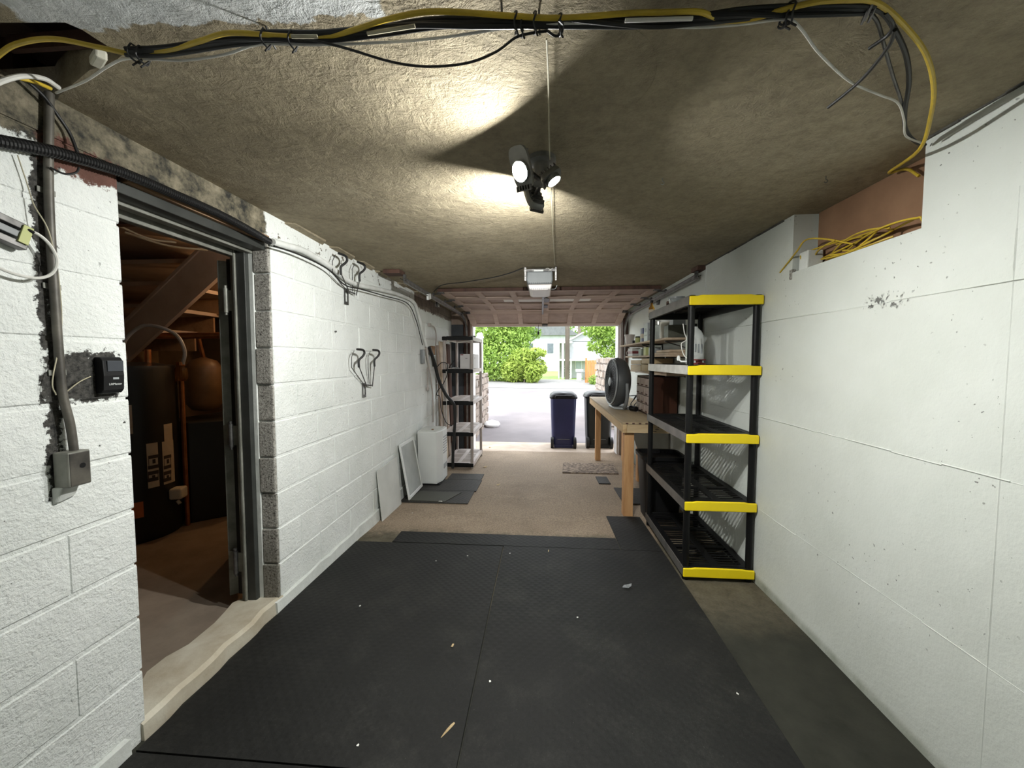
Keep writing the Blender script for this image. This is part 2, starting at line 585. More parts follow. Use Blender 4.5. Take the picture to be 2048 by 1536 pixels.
M['grey_pl'] = pm('grey_plastic', (0.20, 0.21, 0.215), (0.16, 0.17, 0.175), 4, 0.42)
M['grey_lt'] = pm('light_grey_plastic', (0.36, 0.38, 0.39), (0.30, 0.32, 0.33), 4, 0.4)
M['taupe'] = pm('taupe_plastic', (0.46, 0.41, 0.38), (0.38, 0.335, 0.305), 4, 0.5)
M['taupe_lt'] = pm('pale_shelf_plastic', (0.60, 0.55, 0.52), (0.52, 0.47, 0.44), 4, 0.45)
M['conduit'] = pm('patchy_grey_conduit', (0.15, 0.138, 0.115), (0.045, 0.041, 0.036), 7, 0.5, 0.2, 0.1, 50)
M['flex'] = pm('black_corrugated_hose', (0.014, 0.014, 0.015), (0.009, 0.009, 0.0095), 6, 0.35)
M['white_pipe'] = pm('white_painted_pipe', (0.74, 0.75, 0.73), (0.60, 0.61, 0.58), 9, 0.55, 0, 0.2, 60)
M['pine'] = m_wood('raw_pine', (0.56, 0.40, 0.22), (0.40, 0.26, 0.13), 'y')
M['pine_x'] = m_wood('raw_pine_across', (0.53, 0.40, 0.24), (0.38, 0.27, 0.15), 'x')
M['pine_z'] = m_wood('raw_pine_post', (0.58, 0.34, 0.16), (0.40, 0.20, 0.085), 'z')
M['bench_top'] = m_wood('worn_bench_plywood', (0.40, 0.31, 0.19), (0.28, 0.21, 0.125), 'y', 0.7, 8)
M['shelf_wood'] = m_wood('pale_shelf_board', (0.55, 0.43, 0.31), (0.42, 0.31, 0.21), 'y')
M['mahog'] = m_wood('dark_brown_cabinet', (0.052, 0.018, 0.009), (0.028, 0.010, 0.006), 'z', 0.45)
M['drawer'] = pm('pale_drawer_front', (0.42, 0.33, 0.285), (0.33, 0.25, 0.21), 20, 0.35)
M['door_wood'] = m_wood('mauve_brown_door', (0.52, 0.405, 0.34), (0.40, 0.305, 0.25), 'x', 0.75, 10)
M['door_panel'] = pm('dusty_door_panel', (0.43, 0.325, 0.275), (0.33, 0.245, 0.205), 6, 0.8)
M['stud'] = m_wood('weathered_slat', (0.40, 0.31, 0.25), (0.25, 0.185, 0.145), 'z', 0.75)
M['stud_dk'] = m_wood('dark_brown_jamb', (0.10, 0.052, 0.038), (0.055, 0.03, 0.022), 'z', 0.7)
M['darkboard'] = pm('dark_slate_board', (0.045, 0.052, 0.060), (0.030, 0.034, 0.040), 6, 0.6)
M['niche'] = pm('brown_hardboard', (0.25, 0.138, 0.076), (0.20, 0.108, 0.058), 5, 0.75)
M['lintel_wood'] = m_wood('old_lintel_timber', (0.30, 0.185, 0.105), (0.20, 0.12, 0.065), 'y', 0.8)
M['sill'] = pm('worn_stone_sill', (0.60, 0.56, 0.46), (0.44, 0.38, 0.28), 6, 0.75, 0, 0.4, 40)
M['asphalt'] = pm('driveway_asphalt', (0.172, 0.153, 0.158), (0.130, 0.116, 0.120), 1.1, 0.9, 0, 0.3, 90)  # asphalt's own tone, the same over the whole drive
M['roadc'] = pm('pale_road', (0.19, 0.186, 0.182), (0.15, 0.146, 0.142), 1.5, 0.9)
M['grass'] = pm('lawn_green', (0.20, 0.30, 0.06), (0.12, 0.20, 0.04), 4, 0.9)
M['leaf_a'] = m_leaf('bright_leaf', (0.05, 0.11, 0.015), (0.19, 0.31, 0.050), (0.36, 0.48, 0.11))
M['leaf_b'] = m_leaf('deep_leaf', (0.06, 0.13, 0.025), (0.15, 0.27, 0.05), (0.30, 0.42, 0.09))
M['leaf_c'] = m_leaf('yellow_leaf', (0.07, 0.13, 0.015), (0.24, 0.34, 0.050), (0.40, 0.48, 0.11))
M['bark'] = pm('tree_bark', (0.13, 0.108, 0.085), (0.08, 0.066, 0.052), 5, 0.9, 0, 0.6, 25, (1, 1, 0.2))
M['siding'] = pm('white_siding', (0.42, 0.43, 0.45), (0.36, 0.37, 0.39), 3, 0.7)
M['roof'] = pm('grey_roof', (0.12, 0.125, 0.135), (0.09, 0.094, 0.10), 4, 0.85)
M['pane'] = pm('window_glass_dark', (0.10, 0.12, 0.14), (0.07, 0.085, 0.10), 3, 0.12)
M['cedar'] = m_wood('cedar_fence', (0.36, 0.175, 0.058), (0.27, 0.125, 0.04), 'z')
M['binblue'] = pm('navy_bin_plastic', (0.020, 0.024, 0.10), (0.014, 0.017, 0.075), 4, 0.45)
M['binblack'] = pm('black_bin_plastic', (0.014, 0.018, 0.018), (0.009, 0.012, 0.012), 4, 0.45)
M['copper'] = pm('copper_pipe', (0.55, 0.25, 0.11), (0.38, 0.16, 0.07), 12, 0.35, 0.9)
M['heater'] = pm('charcoal_enamel', (0.013, 0.014, 0.0135), (0.009, 0.0095, 0.0095), 3, 0.4)
M['tank'] = pm('tan_tank', (0.22, 0.125, 0.055), (0.15, 0.085, 0.037), 6, 0.4)
M['paper'] = pm('paper_label', (0.55, 0.48, 0.38), (0.47, 0.41, 0.32), 14, 0.7)
M['ink'] = pm('label_ink', (0.05, 0.04, 0.035), (0.04, 0.03, 0.028), 14, 0.7)
M['orange'] = pm('orange_sticker', (0.55, 0.13, 0.02), (0.42, 0.10, 0.015), 10, 0.6)
M['bsmt_wall'] = pm('basement_wall', (0.33, 0.23, 0.13), (0.22, 0.15, 0.085), 4, 0.8, 0, 0.3, 40)
M['bsmt_floor'] = pm('basement_floor', (0.27, 0.215, 0.165), (0.20, 0.158, 0.12), 5, 0.75, 0, 0.2, 50)
M['stair'] = pm('painted_stair_board', (0.40, 0.32, 0.26), (0.33, 0.26, 0.21), 5, 0.7)
M['leafdry'] = pm('dry_leaf', (0.55, 0.42, 0.24), (0.40, 0.29, 0.15), 40, 0.8)
M['paperbit'] = pm('white_scrap', (0.80, 0.79, 0.75), (0.70, 0.69, 0.65), 40, 0.8)
M['doormat'] = pm('patterned_doormat', (0.30, 0.23, 0.17), (0.115, 0.085, 0.065), 26, 0.95, 0, 0.6, 120, None, None, 0.45, 0.55)
M['glass'] = m_glass('clear_glass')
M['amber'] = m_glass('amber_glass', (0.45, 0.22, 0.05), 0.1)
M['jug'] = pm('frosted_white_jug', (0.62, 0.64, 0.62), (0.56, 0.58, 0.56), 5, 0.45)
M['navy'] = pm('navy_box', (0.045, 0.045, 0.16), (0.035, 0.035, 0.12), 6, 0.5)
M['red'] = pm('dark_red_box', (0.20, 0.025, 0.03), (0.14, 0.018, 0.02), 6, 0.5)
M['lime'] = pm('lime_label', (0.50, 0.52, 0.22), (0.42, 0.45, 0.18), 12, 0.6)
M['cast_alu'] = pm('lamp_housing', (0.20, 0.20, 0.19), (0.15, 0.15, 0.14), 10, 0.4, 0.3)
M['led'] = emis('led_lens', (0.99, 1.0, 0.965), 2200.0)
M['led3'] = emis('led_lens_far', (0.99, 1.0, 0.965), 8200.0)
M['led2'] = emis('led_lens_wide', (0.99, 1.0, 0.965), 7400.0)
M['bulb'] = emis('warm_bulb', (1.0, 0.56, 0.24), 300.0)
M['opener'] = pm('opener_grey', (0.20, 0.215, 0.22), (0.16, 0.172, 0.178), 4, 0.45)
M['opener_lens'] = pm('opener_lens', (0.72, 0.64, 0.62), (0.64, 0.57, 0.55), 6, 0.35)
M['crate'] = m_wood('pale_crate_wood', (0.50, 0.38, 0.22), (0.38, 0.28, 0.15), 'y')
M['vinyl'] = pm('white_vinyl', (0.84, 0.84, 0.84), (0.78, 0.78, 0.78), 3, 0.5)

# ================================================================ STRUCTURE
# ---- floor: flat at the back, falling gently to the garage door
mb = MB()
XS = (-1.70, 1.62)
ys = [-1.75, 2.0, 3.0, 4.0, 5.0, 6.0, 6.412, 6.418, 7.25]
for a, b in zip(ys[:-1], ys[1:]):
    d = 0.012 if abs(a - 6.412) < 1e-6 else 0.0
    mb.hexa([(XS[0], a, fz(a) - 0.15), (XS[1], a, fz(a) - 0.15), (XS[1], b, fz(b) - 0.15), (XS[0], b, fz(b) - 0.15)],
            [(XS[0], a, fz(a) - d), (XS[1], a, fz(a) - d), (XS[1], b, fz(b) - d), (XS[0], b, fz(b) - d)])
floor = struct(mb.build('floor', M['floor'], origin=(0, 0, 0)), 'old brown concrete garage floor')

# ---- ceiling with a broken-out hole in its near left corner
poly = [(-1.475, -1.75), (1.62, -1.75), (1.62, 6.30), (-1.70, 6.30), (-1.70, 1.11), (-1.475, 1.11), (-1.438, 1.09), (-1.33, 1.045), (-1.232, 1.005), (-1.15, 0.99),
        (-1.087, 0.964), (-1.098, 0.915), (-1.101, 0.887), (-1.117, 0.865), (-1.199, 0.859), (-1.27, 0.854), (-1.36, 0.84), (-1.475, 0.83)]
mb = MB().prism(poly, 'z', CZ, CZ + 0.10)
ceiling = struct(mb.build('ceiling', M['ceil'], origin=(0, 0, 0)), 'rough brown plaster ceiling')
mb = MB()
mb.box(-1.72, -1.0, 0.70, 1.30, CZ + 0.45, CZ + 0.5)
mb.box(-1.72, -1.0, 0.66, 0.70, CZ + 0.10, CZ + 0.5)
mb.box(-1.72, -1.0, 1.30, 1.34, CZ + 0.10, CZ + 0.5)
mb.box(-1.0, -0.96, 0.66, 1.34, CZ + 0.10, CZ + 0.5)
mb.box(-1.76, -1.72, 0.66, 1.34, CZ - 0.0, CZ + 0.5)
mb.build('cavity', pm('dark_cavity', (0.03, 0.029, 0.026), (0.016, 0.015, 0.014), 9, 0.95, 0, 0.5, 40), ceiling)  # one dark tone over the whole inside of the cavity
MB().box(-1.45, -1.16, 0.985, 1.0, CZ + 0.05, CZ + 0.09).build('timber_batten', M['stud_dk'], ceiling)
mb = MB().obox((-1.145, 0.955, CZ - 0.012), (0.030, 0.012, 0.012), rotz(-0.5))
mb.build('plaster_chip', pm('pale_chip', (0.62, 0.60, 0.50), (0.5, 0.48, 0.4), 20, 0.8), ceiling, bevel=0.005)

for px_, py_, r_, a0, a1 in ((1095, 245, 0.17, 0.1, 1.7), (1165, 165, 0.20, -0.6, 1.3)):
    c_ = on_z(px_, py_, CZ)
    MB().tube([(c_.x + r_ * math.cos(a0 + (a1 - a0) * i / 16), c_.y - r_ * math.sin(a0 + (a1 - a0) * i / 16), CZ) for i in range(17)], [0.0004] + [0.0013] * 15 + [0.0004], 6).build('trowel_ridge', M['ceil'], ceiling, smooth=True)

# ---- left wall of painted blocks
mb = MB()
mb.box(LX - 0.20, LX - 0.004, -1.75, 1.262, -0.15, 2.072)
mb.box(LX - 0.20, LX - 0.004, 2.03, 6.30, -0.35, 2.072)
mb.box(LX - 0.20, LX + 0.001, -1.75, 1.262, 2.072, CZ)
mb.box(LX - 0.20, LX + 0.001, 1.262, 2.03, 2.05, CZ)
mb.box(LX - 0.20, LX + 0.001, 2.03, 6.30, 2.072, CZ)
wall_left = struct(mb.build('wall_left', M['wall_l'], origin=(0, 0, 0)), 'white painted concrete block wall')


def block_mesh(L, Hh=0.1945, D=0.15, ch=0.006, cy=0.003):
    m_ = MB()
    bk = [(-D, 0, 0), (-D, L, 0), (-D, L, Hh), (-D, 0, Hh)]
    md = [(-ch, 0, 0), (-ch, L, 0), (-ch, L, Hh), (-ch, 0, Hh)]
    fr = [(0, cy, ch), (0, L - cy, ch), (0, L - cy, Hh - ch), (0, cy, Hh - ch)]
    m_.add(bk + md + fr, [(0, 3, 2, 1), (8, 9, 10, 11)] + [(i, (i + 1) % 4, 4 + (i + 1) % 4, 4 + i) for i in range(4)] + [(4 + i, 4 + (i + 1) % 4, 8 + (i + 1) % 4, 8 + i) for i in range(4)])
    me = bpy.data.meshes.new('block')
    me.from_pydata([tuple(p) for p in m_.v], [], m_.f)
    me.materials.append(M['wall_l'])
    return me


_bm = {}


def put_block(y0, y1, z, parent):
    L = round(y1 - y0, 3)
    if L not in _bm: _bm[L] = block_mesh(L)
    o = bpy.data.objects.new('block', _bm[L])
    COL.objects.link(o)
    o.parent = parent
    o.location = (LX + rnd.uniform(-0.0015, 0.0015), y0, z)


BL, GAP, VG = 0.4064, 0.009, 0.0045
for c in range(10):
    z = 0.042 + 0.2032 * c + GAP / 2
    # before the doorway
    y1 = 1.27
    first = BL / 2 if c % 2 else BL
    y0 = y1 - first + VG
    while y1 > -0.3:
        put_block(y0, y1, z, wall_left)
        y1 = y0 - VG
        y0 = y1 - BL + VG
    # beyond the doorway
    y0 = 2.026
    first = BL / 2 if c % 2 else BL
    y1 = y0 + first - VG
    while y0 < 6.28:
        put_block(y0, min(y1, 6.29), z, wall_left)
        y0 = y1 + VG
        y1 = y0 + BL - VG
# bare block ends in the far jamb of the doorway
me_cmu = None
for c in range(10):
    z = 0.042 + 0.2032 * c
    m_ = MB().box(LX - 0.092, LX - 0.003, 2.010 + (c % 3) * 0.004, 2.06, z + 0.003, z + 0.198)
    m_.build('bare_block', M['cmu'], wall_left, bevel=0.006)
MB().box(LX - 0.118, LX - 0.092, 2.012, 2.06, 0.03, 2.02).build('mortar_strip', M['mortar_w'], wall_left, bevel=0.003)
# mortar footing along the foot of the wall
mb = MB()
yy = -1.0
pts_t, n_ = [], 0
prev = None
while yy < 6.28:
    w, h = 0.013 + rnd.uniform(-0.005, 0.006), 0.040 + rnd.uniform(-0.006, 0.006)
    cur = [(LX - 0.02, yy, fz(yy) - 0.02), (LX + w + 0.006, yy, fz(yy) - 0.02), (LX + w, yy, h), (LX - 0.02, yy, h + 0.004)]
    if prev is not None and not (1.25 < yy < 2.06):
        mb.add(prev + cur, [(0, 1, 5, 4), (1, 2, 6, 5), (2, 3, 7, 6), (3, 0, 4, 7), (0, 3, 2, 1), (4, 5, 6, 7)])
    prev = cur
    yy += 0.11
mb.build('footing', M['mortar_w'], wall_left)
# loose plaster lip along the ceiling edge
mb = MB()
for a, b in ((2.15, 2.55), (2.62, 2.95), (3.02, 3.30), (3.36, 3.62), (3.9, 4.1), (4.4, 4.55)):
    mb.hexa([(LX - 0.01, a, CZ - 0.012), (LX + 0.05, a + 0.03, CZ - 0.006), (LX + 0.045, b - 0.05, CZ - 0.012), (LX - 0.01, b, CZ - 0.02)],
            [(LX - 0.01, a, CZ + 0.01), (LX + 0.06, a + 0.03, CZ + 0.01), (LX + 0.055, b - 0.05, CZ + 0.01), (LX - 0.01, b, CZ + 0.01)])
mb.build('plaster_lip', M['ceil'], wall_left)

# ---- right wall: poured concrete with form lines and a niche
NY0, NY1, NZ = 1.532, 2.255, 1.876
mb = MB()
mb.box(RX, RX + 0.24, -1.75, 6.30, -0.35, NZ)
mb.box(RX, RX + 0.24, -1.75, NY0, NZ, CZ)
mb.box(RX, RX + 0.24, NY1, 6.30, NZ, CZ)
mb.box(RX + 0.13, RX + 0.24, NY0, NY1, NZ, CZ)
for zl in (0.455, 1.040, 1.628):
    y = -0.5
    while y < 3.3:
        L = rnd.uniform(0.06, 0.22)
        o = rnd.uniform(-0.003, 0.003)
        hgt = rnd.uniform(0.003, 0.007)
        pr = rnd.uniform(0.001, 0.0055)
        mb.add([(RX + 0.001, y, zl + o - hgt), (RX + 0.001, y + L, zl + o - hgt), (RX - pr, y + L, zl + o), (RX - pr, y, zl + o), (RX + 0.001, y + L, zl + o + hgt * 0.6), (RX + 0.001, y, zl + o + hgt * 0.6)],
               [(0, 1, 2, 3), (3, 2, 4, 5)])
        y += L
for z0_ in [0.1 + 0.12 * i for i in range(15)]:
    pr = rnd.uniform(0.001, 0.0025)
    mb.add([(RX + 0.001, 1.241, z0_), (RX - pr, 1.245, z0_), (RX + 0.001, 1.250, z0_), (RX + 0.001, 1.241, z0_ + 0.12), (RX - pr, 1.245, z0_ + 0.12), (RX + 0.001, 1.250, z0_ + 0.12)],
           [(0, 1, 4, 3), (1, 2, 5, 4)])
wall_right = struct(mb.build('wall_right', M['wall_r'], origin=(0, 0, 0)), 'white painted poured concrete wall')
MB().box(RX + 0.115, RX + 0.131, NY0 - 0.0, NY1 - 0.02, NZ + 0.001, CZ - 0.002).build('niche_back', M['niche'], wall_right)
MB().box(RX + 0.02, RX + 0.10, 2.165, 2.235, NZ + 0.001, NZ + 0.10).build('niche_block', M['mortar_w'], wall_right, bevel=0.006)
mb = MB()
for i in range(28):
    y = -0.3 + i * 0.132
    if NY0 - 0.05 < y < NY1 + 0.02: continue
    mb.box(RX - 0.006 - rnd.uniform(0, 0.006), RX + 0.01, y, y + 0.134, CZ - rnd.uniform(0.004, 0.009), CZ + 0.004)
mb.build('plaster_lip', M['cmu_dk'], wall_right, bevel=0.002)  # dark strip along the wall's top edge
MB().box(RX - 0.003, RX + 0.01, 3.372, 3.384, -0.05, CZ).build('joint_strip', M['mortar_w'], wall_right)
# clay pockets either side of the niche edge
MB().box(RX - 0.004, RX + 0.02, 2.252, 2.275, 1.84, 1.895).build('broken_edge', M['cmu'], wall_right, bevel=0.004)

# ---- back wall (behind the camera) and the wall round the garage door
struct(MB().box(-1.70, 1.62, -1.90, -1.75, -0.15, CZ + 0.1).build('wall_back', M['wall_r'], origin=(0, 0, 0)), 'painted wall at the back of the garage')
OX0, OX1 = -1.135, 1.255
mb = MB()
mb.box(-2.4, OX0, 6.32, 6.55, -0.40, 3.2)
mb.box(OX1, 2.4, 6.32, 6.55, -0.40, 3.2)
mb.box(-2.4, 2.4, 6.34, 6.55, 2.10, 3.2)
mb.box(-1.70, 1.62, 6.30, 6.34, 2.10, 2.35)
wall_front = struct(mb.build('wall_front', M['stud'], origin=(0, 0, 0)), 'timber wall framing the garage door opening')
MB().box(LX + 0.004, -1.275, 6.265, 6.318, fz(6.3), 1.97).build('dark_board', M['darkboard'], wall_front, bevel=0.004)
for i, (a, b, mt, yf) in enumerate(((-1.272, -1.235, 'stud_dk', 6.285), (-1.232, -1.205, 'stud', 6.27), (-1.202, -1.165, 'stud_dk', 6.285), (-1.162, OX0 + 0.002, 'stud', 6.262))):
    MB().box(a, b, yf, 6.318, fz(6.3), 2.05).build('jamb_board', M[mt], wall_front, bevel=0.003)
MB().box(OX0 - 0.004, OX0 + 0.014, 6.33, 6.54, fz(6.4), 2.10).build('jamb_lining', M['vinyl'], wall_front, bevel=0.002)
MB().box(OX1 - 0.022, OX1 + 0.004, 6.33, 6.54, fz(6.4), 2.10).build('jamb_lining', M['vinyl'], wall_front, bevel=0.002)
MB().box(OX1 + 0.004, 1.300, 6.27, 6.318, fz(6.3), 2.05).build('jamb_board', M['taupe'], wall_front, bevel=0.003)
MB().box(1.303, RX - 0.002, 6.24, 6.318, fz(6.3), 2.05).build('jamb_board', M['stud_dk'], wall_front, bevel=0.003)

# ---- basement beyond the doorway on the left
BX = -4.9
mb = MB().box(BX, LX - 0.20, 0.2, 4.6, -0.17, -0.02)
mb.box(LX - 0.20, LX - 0.02, 1.262, 2.03, -0.17, -0.02)
struct(mb.build('floor', M['bsmt_floor'], origin=(0, 0, 0)), 'bare basement floor beyond the steel doorway')
mb = MB()
mb.box(BX - 0.1, LX - 0.20, 4.6, 4.7, -0.17, 2.5)
mb.box(BX - 0.1, LX - 0.20, 0.1, 0.2, -0.17, 2.5)
mb.box(BX - 0.1, BX, 0.1, 4.7, -0.17, 2.5)
struct(mb.build('wall_basement', M['bsmt_wall'], origin=(0, 0, 0)), 'brown basement walls beyond the doorway')
mb = MB().box(BX - 0.1, LX - 0.10, 0.1, 4.7, 2.42, 2.52)
bc = struct(mb.build('ceiling', M['stair'], origin=(0, 0, 0)), 'dark basement ceiling with joists')
for i in range(4):
    MB().box(BX, LX - 0.2, 0.6 + 0.55 * i, 0.65 + 0.55 * i, 2.24, 2.42).build('joist', M['stud_dk'], bc)

# worn sill of the doorway
mb = MB()
prev = None
for i in range(11):
    y = 1.255 + 0.0785 * i
    back = -1.70 + 0.02 * math.sin(i * 1.3) + 0.012 * (i % 3)
    frt = LX + 0.006 + 0.006 * math.sin(i * 2.1)
    zt = 0.055 + 0.004 * math.sin(i * 1.7)
    cur = [(back, y, -0.04), (frt + 0.004, y, -0.04), (frt, y, zt - 0.012), (frt - 0.02, y, zt), (back, y, zt - 0.015)]
    if prev: mb.add(prev + cur, [(i_, (i_ + 1) % 5, 5 + (i_ + 1) % 5, 5 + i_) for i_ in range(5)])
    else: mb.add(cur, [(4, 3, 2, 1, 0)])
    prev = cur
mb.add(prev, [(0, 1, 2, 3, 4)])
sill = struct(mb.build('trim_1', M['sill'], origin=(0, 0, 0)), 'worn pale stone sill of the basement doorway')

# ---- steel door frame and the open steel door
door1 = bpy.data.objects.new('door_1', None)
COL.objects.link(door1)
door1.location = (-1.63, 2.0, 0.05)
struct(door1, 'dark grey steel basement door standing open in its frame')
MB().box(-1.640, -1.592, 1.985, 2.055, 0.03, 2.02).build('jamb', M['steel_dk'], door1, bevel=0.003)
MB().box(-1.684, -1.640, 1.995, 2.055, 0.03, 1.99).build('jamb_stop', M['steel_grey'], door1, bevel=0.003)
MB().box(-1.655, -1.642, 1.975, 1.998, 0.03, 1.99).build('jamb_stop', M['steel_grey'], door1, bevel=0.003)
MB().box(-1.684, -1.592, 1.235, 1.264, 0.03, 2.02).build('jamb', M['steel_dk'], door1, bevel=0.003)
MB().box(-1.565, -1.490, 1.265, 2.03, 1.990, 2.030).build('header', M['steel_dk'], door1, bevel=0.003)
MB().box(-1.612, -1.565, 1.265, 2.03, 1.975, 2.030).build('header', M['steel_grey'], door1, bevel=0.003)
MB().box(-1.650, -1.612, 1.265, 2.03, 1.990, 2.030).build('header', M['steel_dk'], door1, bevel=0.003)
MB().box(-1.690, -1.650, 1.265, 2.03, 1.955, 2.030).build('header', M['steel_grey'], door1, bevel=0.003)
MB().box(-1.60, LX + 0.004, 1.30, 2.02, 2.031, 2.068).build('lintel_board', M['lintel_wood'], door1, bevel=0.002)
# leaf swung back into the basement, seen along its edge
ang = R(128)
c0 = Vector((-1.742, 2.045, 0))
dirv = Vector((-math.sin(R(38)), math.cos(R(38)), 0))
nrm = Vector((-dirv.y, dirv.x, 0))
p0, p1 = c0 + nrm * 0.0, c0 + dirv * 0.78
mbl = MB().hexa([p0 + Vector((0, 0, 0.045)), p0 + nrm * 0.045 + Vector((0, 0, 0.045)), p1 + nrm * 0.045 + Vector((0, 0, 0.045)), p1 + Vector((0, 0, 0.045))],
                [p0 + Vector((0, 0, 1.945)), p0 + nrm * 0.045 + Vector((0, 0, 1.945)), p1 + nrm * 0.045 + Vector((0, 0, 1.945)), p1 + Vector((0, 0, 1.945))])
MB().box(-1.742, -1.685, 2.040, 2.060, 0.045, 1.955).build('gap_shade', M['blackrub'], door1)  # black strip painting the shade in the hinge gap
leaf = mbl.build('leaf', M['steel_grey'], door1, bevel=0.002)
for zh in (1.72, 0.98, 0.26):
    hg = MB().cyl((-1.708, 1.988, zh - 0.065), (-1.708, 1.988, zh + 0.065), 0.0125, n=12)
    hg.cyl((-1.708, 1.988, zh - 0.078), (-1.708, 1.988, zh - 0.066), 0.008, n=10)
    hg.cyl((-1.708, 1.988, zh + 0.066), (-1.708, 1.988, zh + 0.080), 0.009, n=10)
    h_o = hg.build('hinge', M['zinc_dk'] if zh < 1.5 else M['steel_grey'], door1, smooth=True)
    MB().box(-1.696, -1.656, 1.990, 1.9935, zh - 0.055, zh + 0.055).build('hinge_leaf', M['steel_grey'], h_o, bevel=0.001)
    MB().box(-1.762, -1.720, 2.000, 2.0035, zh - 0.055, zh + 0.055).build('hinge_leaf', M['steel_grey'], h_o, bevel=0.001)

# ---- garage door rolled up under the ceiling
door2 = bpy.data.objects.new('door_2', None)
COL.objects.link(door2)
door2.location = (0.06, 5.3, 2.15)
struct(door2, 'brown panelled sectional garage door rolled up under the ceiling')
DX0, DX1 = -1.15, 1.27
path = [(4.25, 2.150), (4.785, 2.150), (5.32, 2.150), (5.85, 2.128), (6.35, 1.945)]
for si in range(4):
    (ya, za), (yb, zb) = path[si], path[si + 1]
    u = Vector((0, yb - ya, zb - za)); L = u.length; u.normalize()
    nv = Vector((1, 0, 0)).cross(u)      # up side
    if nv.z < 0: nv = -nv

    def sp(x, s, h): return Vector((x, ya, za)) + u * s + nv * h

    def slab(x0, x1, s0, s1, h0, h1):
        return MB().hexa([sp(x0, s0, h0), sp(x1, s0, h0), sp(x1, s1, h0), sp(x0, s1, h0)], [sp(x0, s0, h1), sp(x1, s0, h1), sp(x1, s1, h1), sp(x0, s1, h1)])
    sec = slab(DX0, DX1, 0.004, L - 0.004, 0.018, 0.030).build('section', M['door_panel'], door2)
    for s0, s1 in ((0.003, 0.085), (L - 0.085, L - 0.003)):
        slab(DX0, DX1, s0, s1, 0.0, 0.019).build('rail', M['door_wood'], sec, bevel=0.003)
    W = (DX1 - DX0)
    for k in range(7):
        xc = DX0 + 0.05 + (W - 0.10) * k / 6
        hw = 0.05 if k in (0, 3, 6) else 0.036
        slab(xc - hw, xc + hw, 0.082, L - 0.082, 0.0, 0.019).build('stile', M['door_wood'], sec, bevel=0.003)
    # rollers and hinges at the edges
    for xe, sg in ((DX0 + 0.03, -1), (DX1 - 0.03, 1)):
        b = slab(xe - 0.035, xe + 0.035, 0.0, 0.06, -0.012, 0.0)
        b.cyl(sp(xe, 0.02, -0.02), sp(xe + sg * 0.09, 0.02, -0.02), 0.006, n=8)
        b.cyl(sp(xe + sg * 0.075, 0.02, -0.02), sp(xe + sg * 0.093, 0.02, -0.02), 0.02, n=12)
        b.build('roller_hinge', M['zinc_dk'], sec)
    if si == 3:
        slab(DX0, DX1, L - 0.004, L + 0.03, 0.004, 0.026).build('bottom_seal', M['offwhite2'], sec)
        slab(0.015, 0.105, L - 0.09, L - 0.03, -0.02, 0.0).build('lift_handle', M['zinc_dk'], sec, bevel=0.004)
    if si == 1:
        slab(-0.48, 0.62, 0.10, 0.30, 0.004, 0.016).build('glued_strip', M['offwhite2'], sec)
        slab(0.02, 0.10, 0.0, 0.30, -0.006, 0.0).build('arm_plate', M['black'], sec)
    if si == 2:
        slab(0.03, 0.09, 0.02, 0.24, -0.008, 0.0).build('arm_plate', M['black'], sec)
    if si == 0:
        slab(DX0, DX1, -0.006, 0.006, 0.0, 0.036).build('top_edge', M['stud_dk'], sec)
# the door's own lifting cord with a knob
mb = MB().tube(spl([(-0.045, 6.3, 1.98), (-0.046, 6.31, 1.86), (-0.045, 6.31, 1.80)]), 0.004, 6)
mb.lathe([(0.004, 0.0), (0.016, 0.02), (0.018, 0.045), (0.006, 0.06)], (-0.045, 6.31, 1.80), 10, (0, 0, 1))
mb.build('pull_cord', M['blackrub'], door2, smooth=True)

# ================================================================ CEILING LAMP (lights the room)
lamp = thing('work_light', 'three headed LED work light glowing on the ceiling', 'lamp', (0.0, 1.56, CZ))
mb = MB().lathe([(0.055, 0.0), (0.055, -0.018), (0.032, -0.024), (0.030, -0.075), (0.036, -0.08), (0.036, -0.10), (0.01, -0.105)], (0.0, 1.56, CZ), 20)
mb.build('socket', M['cast_alu'], lamp, smooth=True)


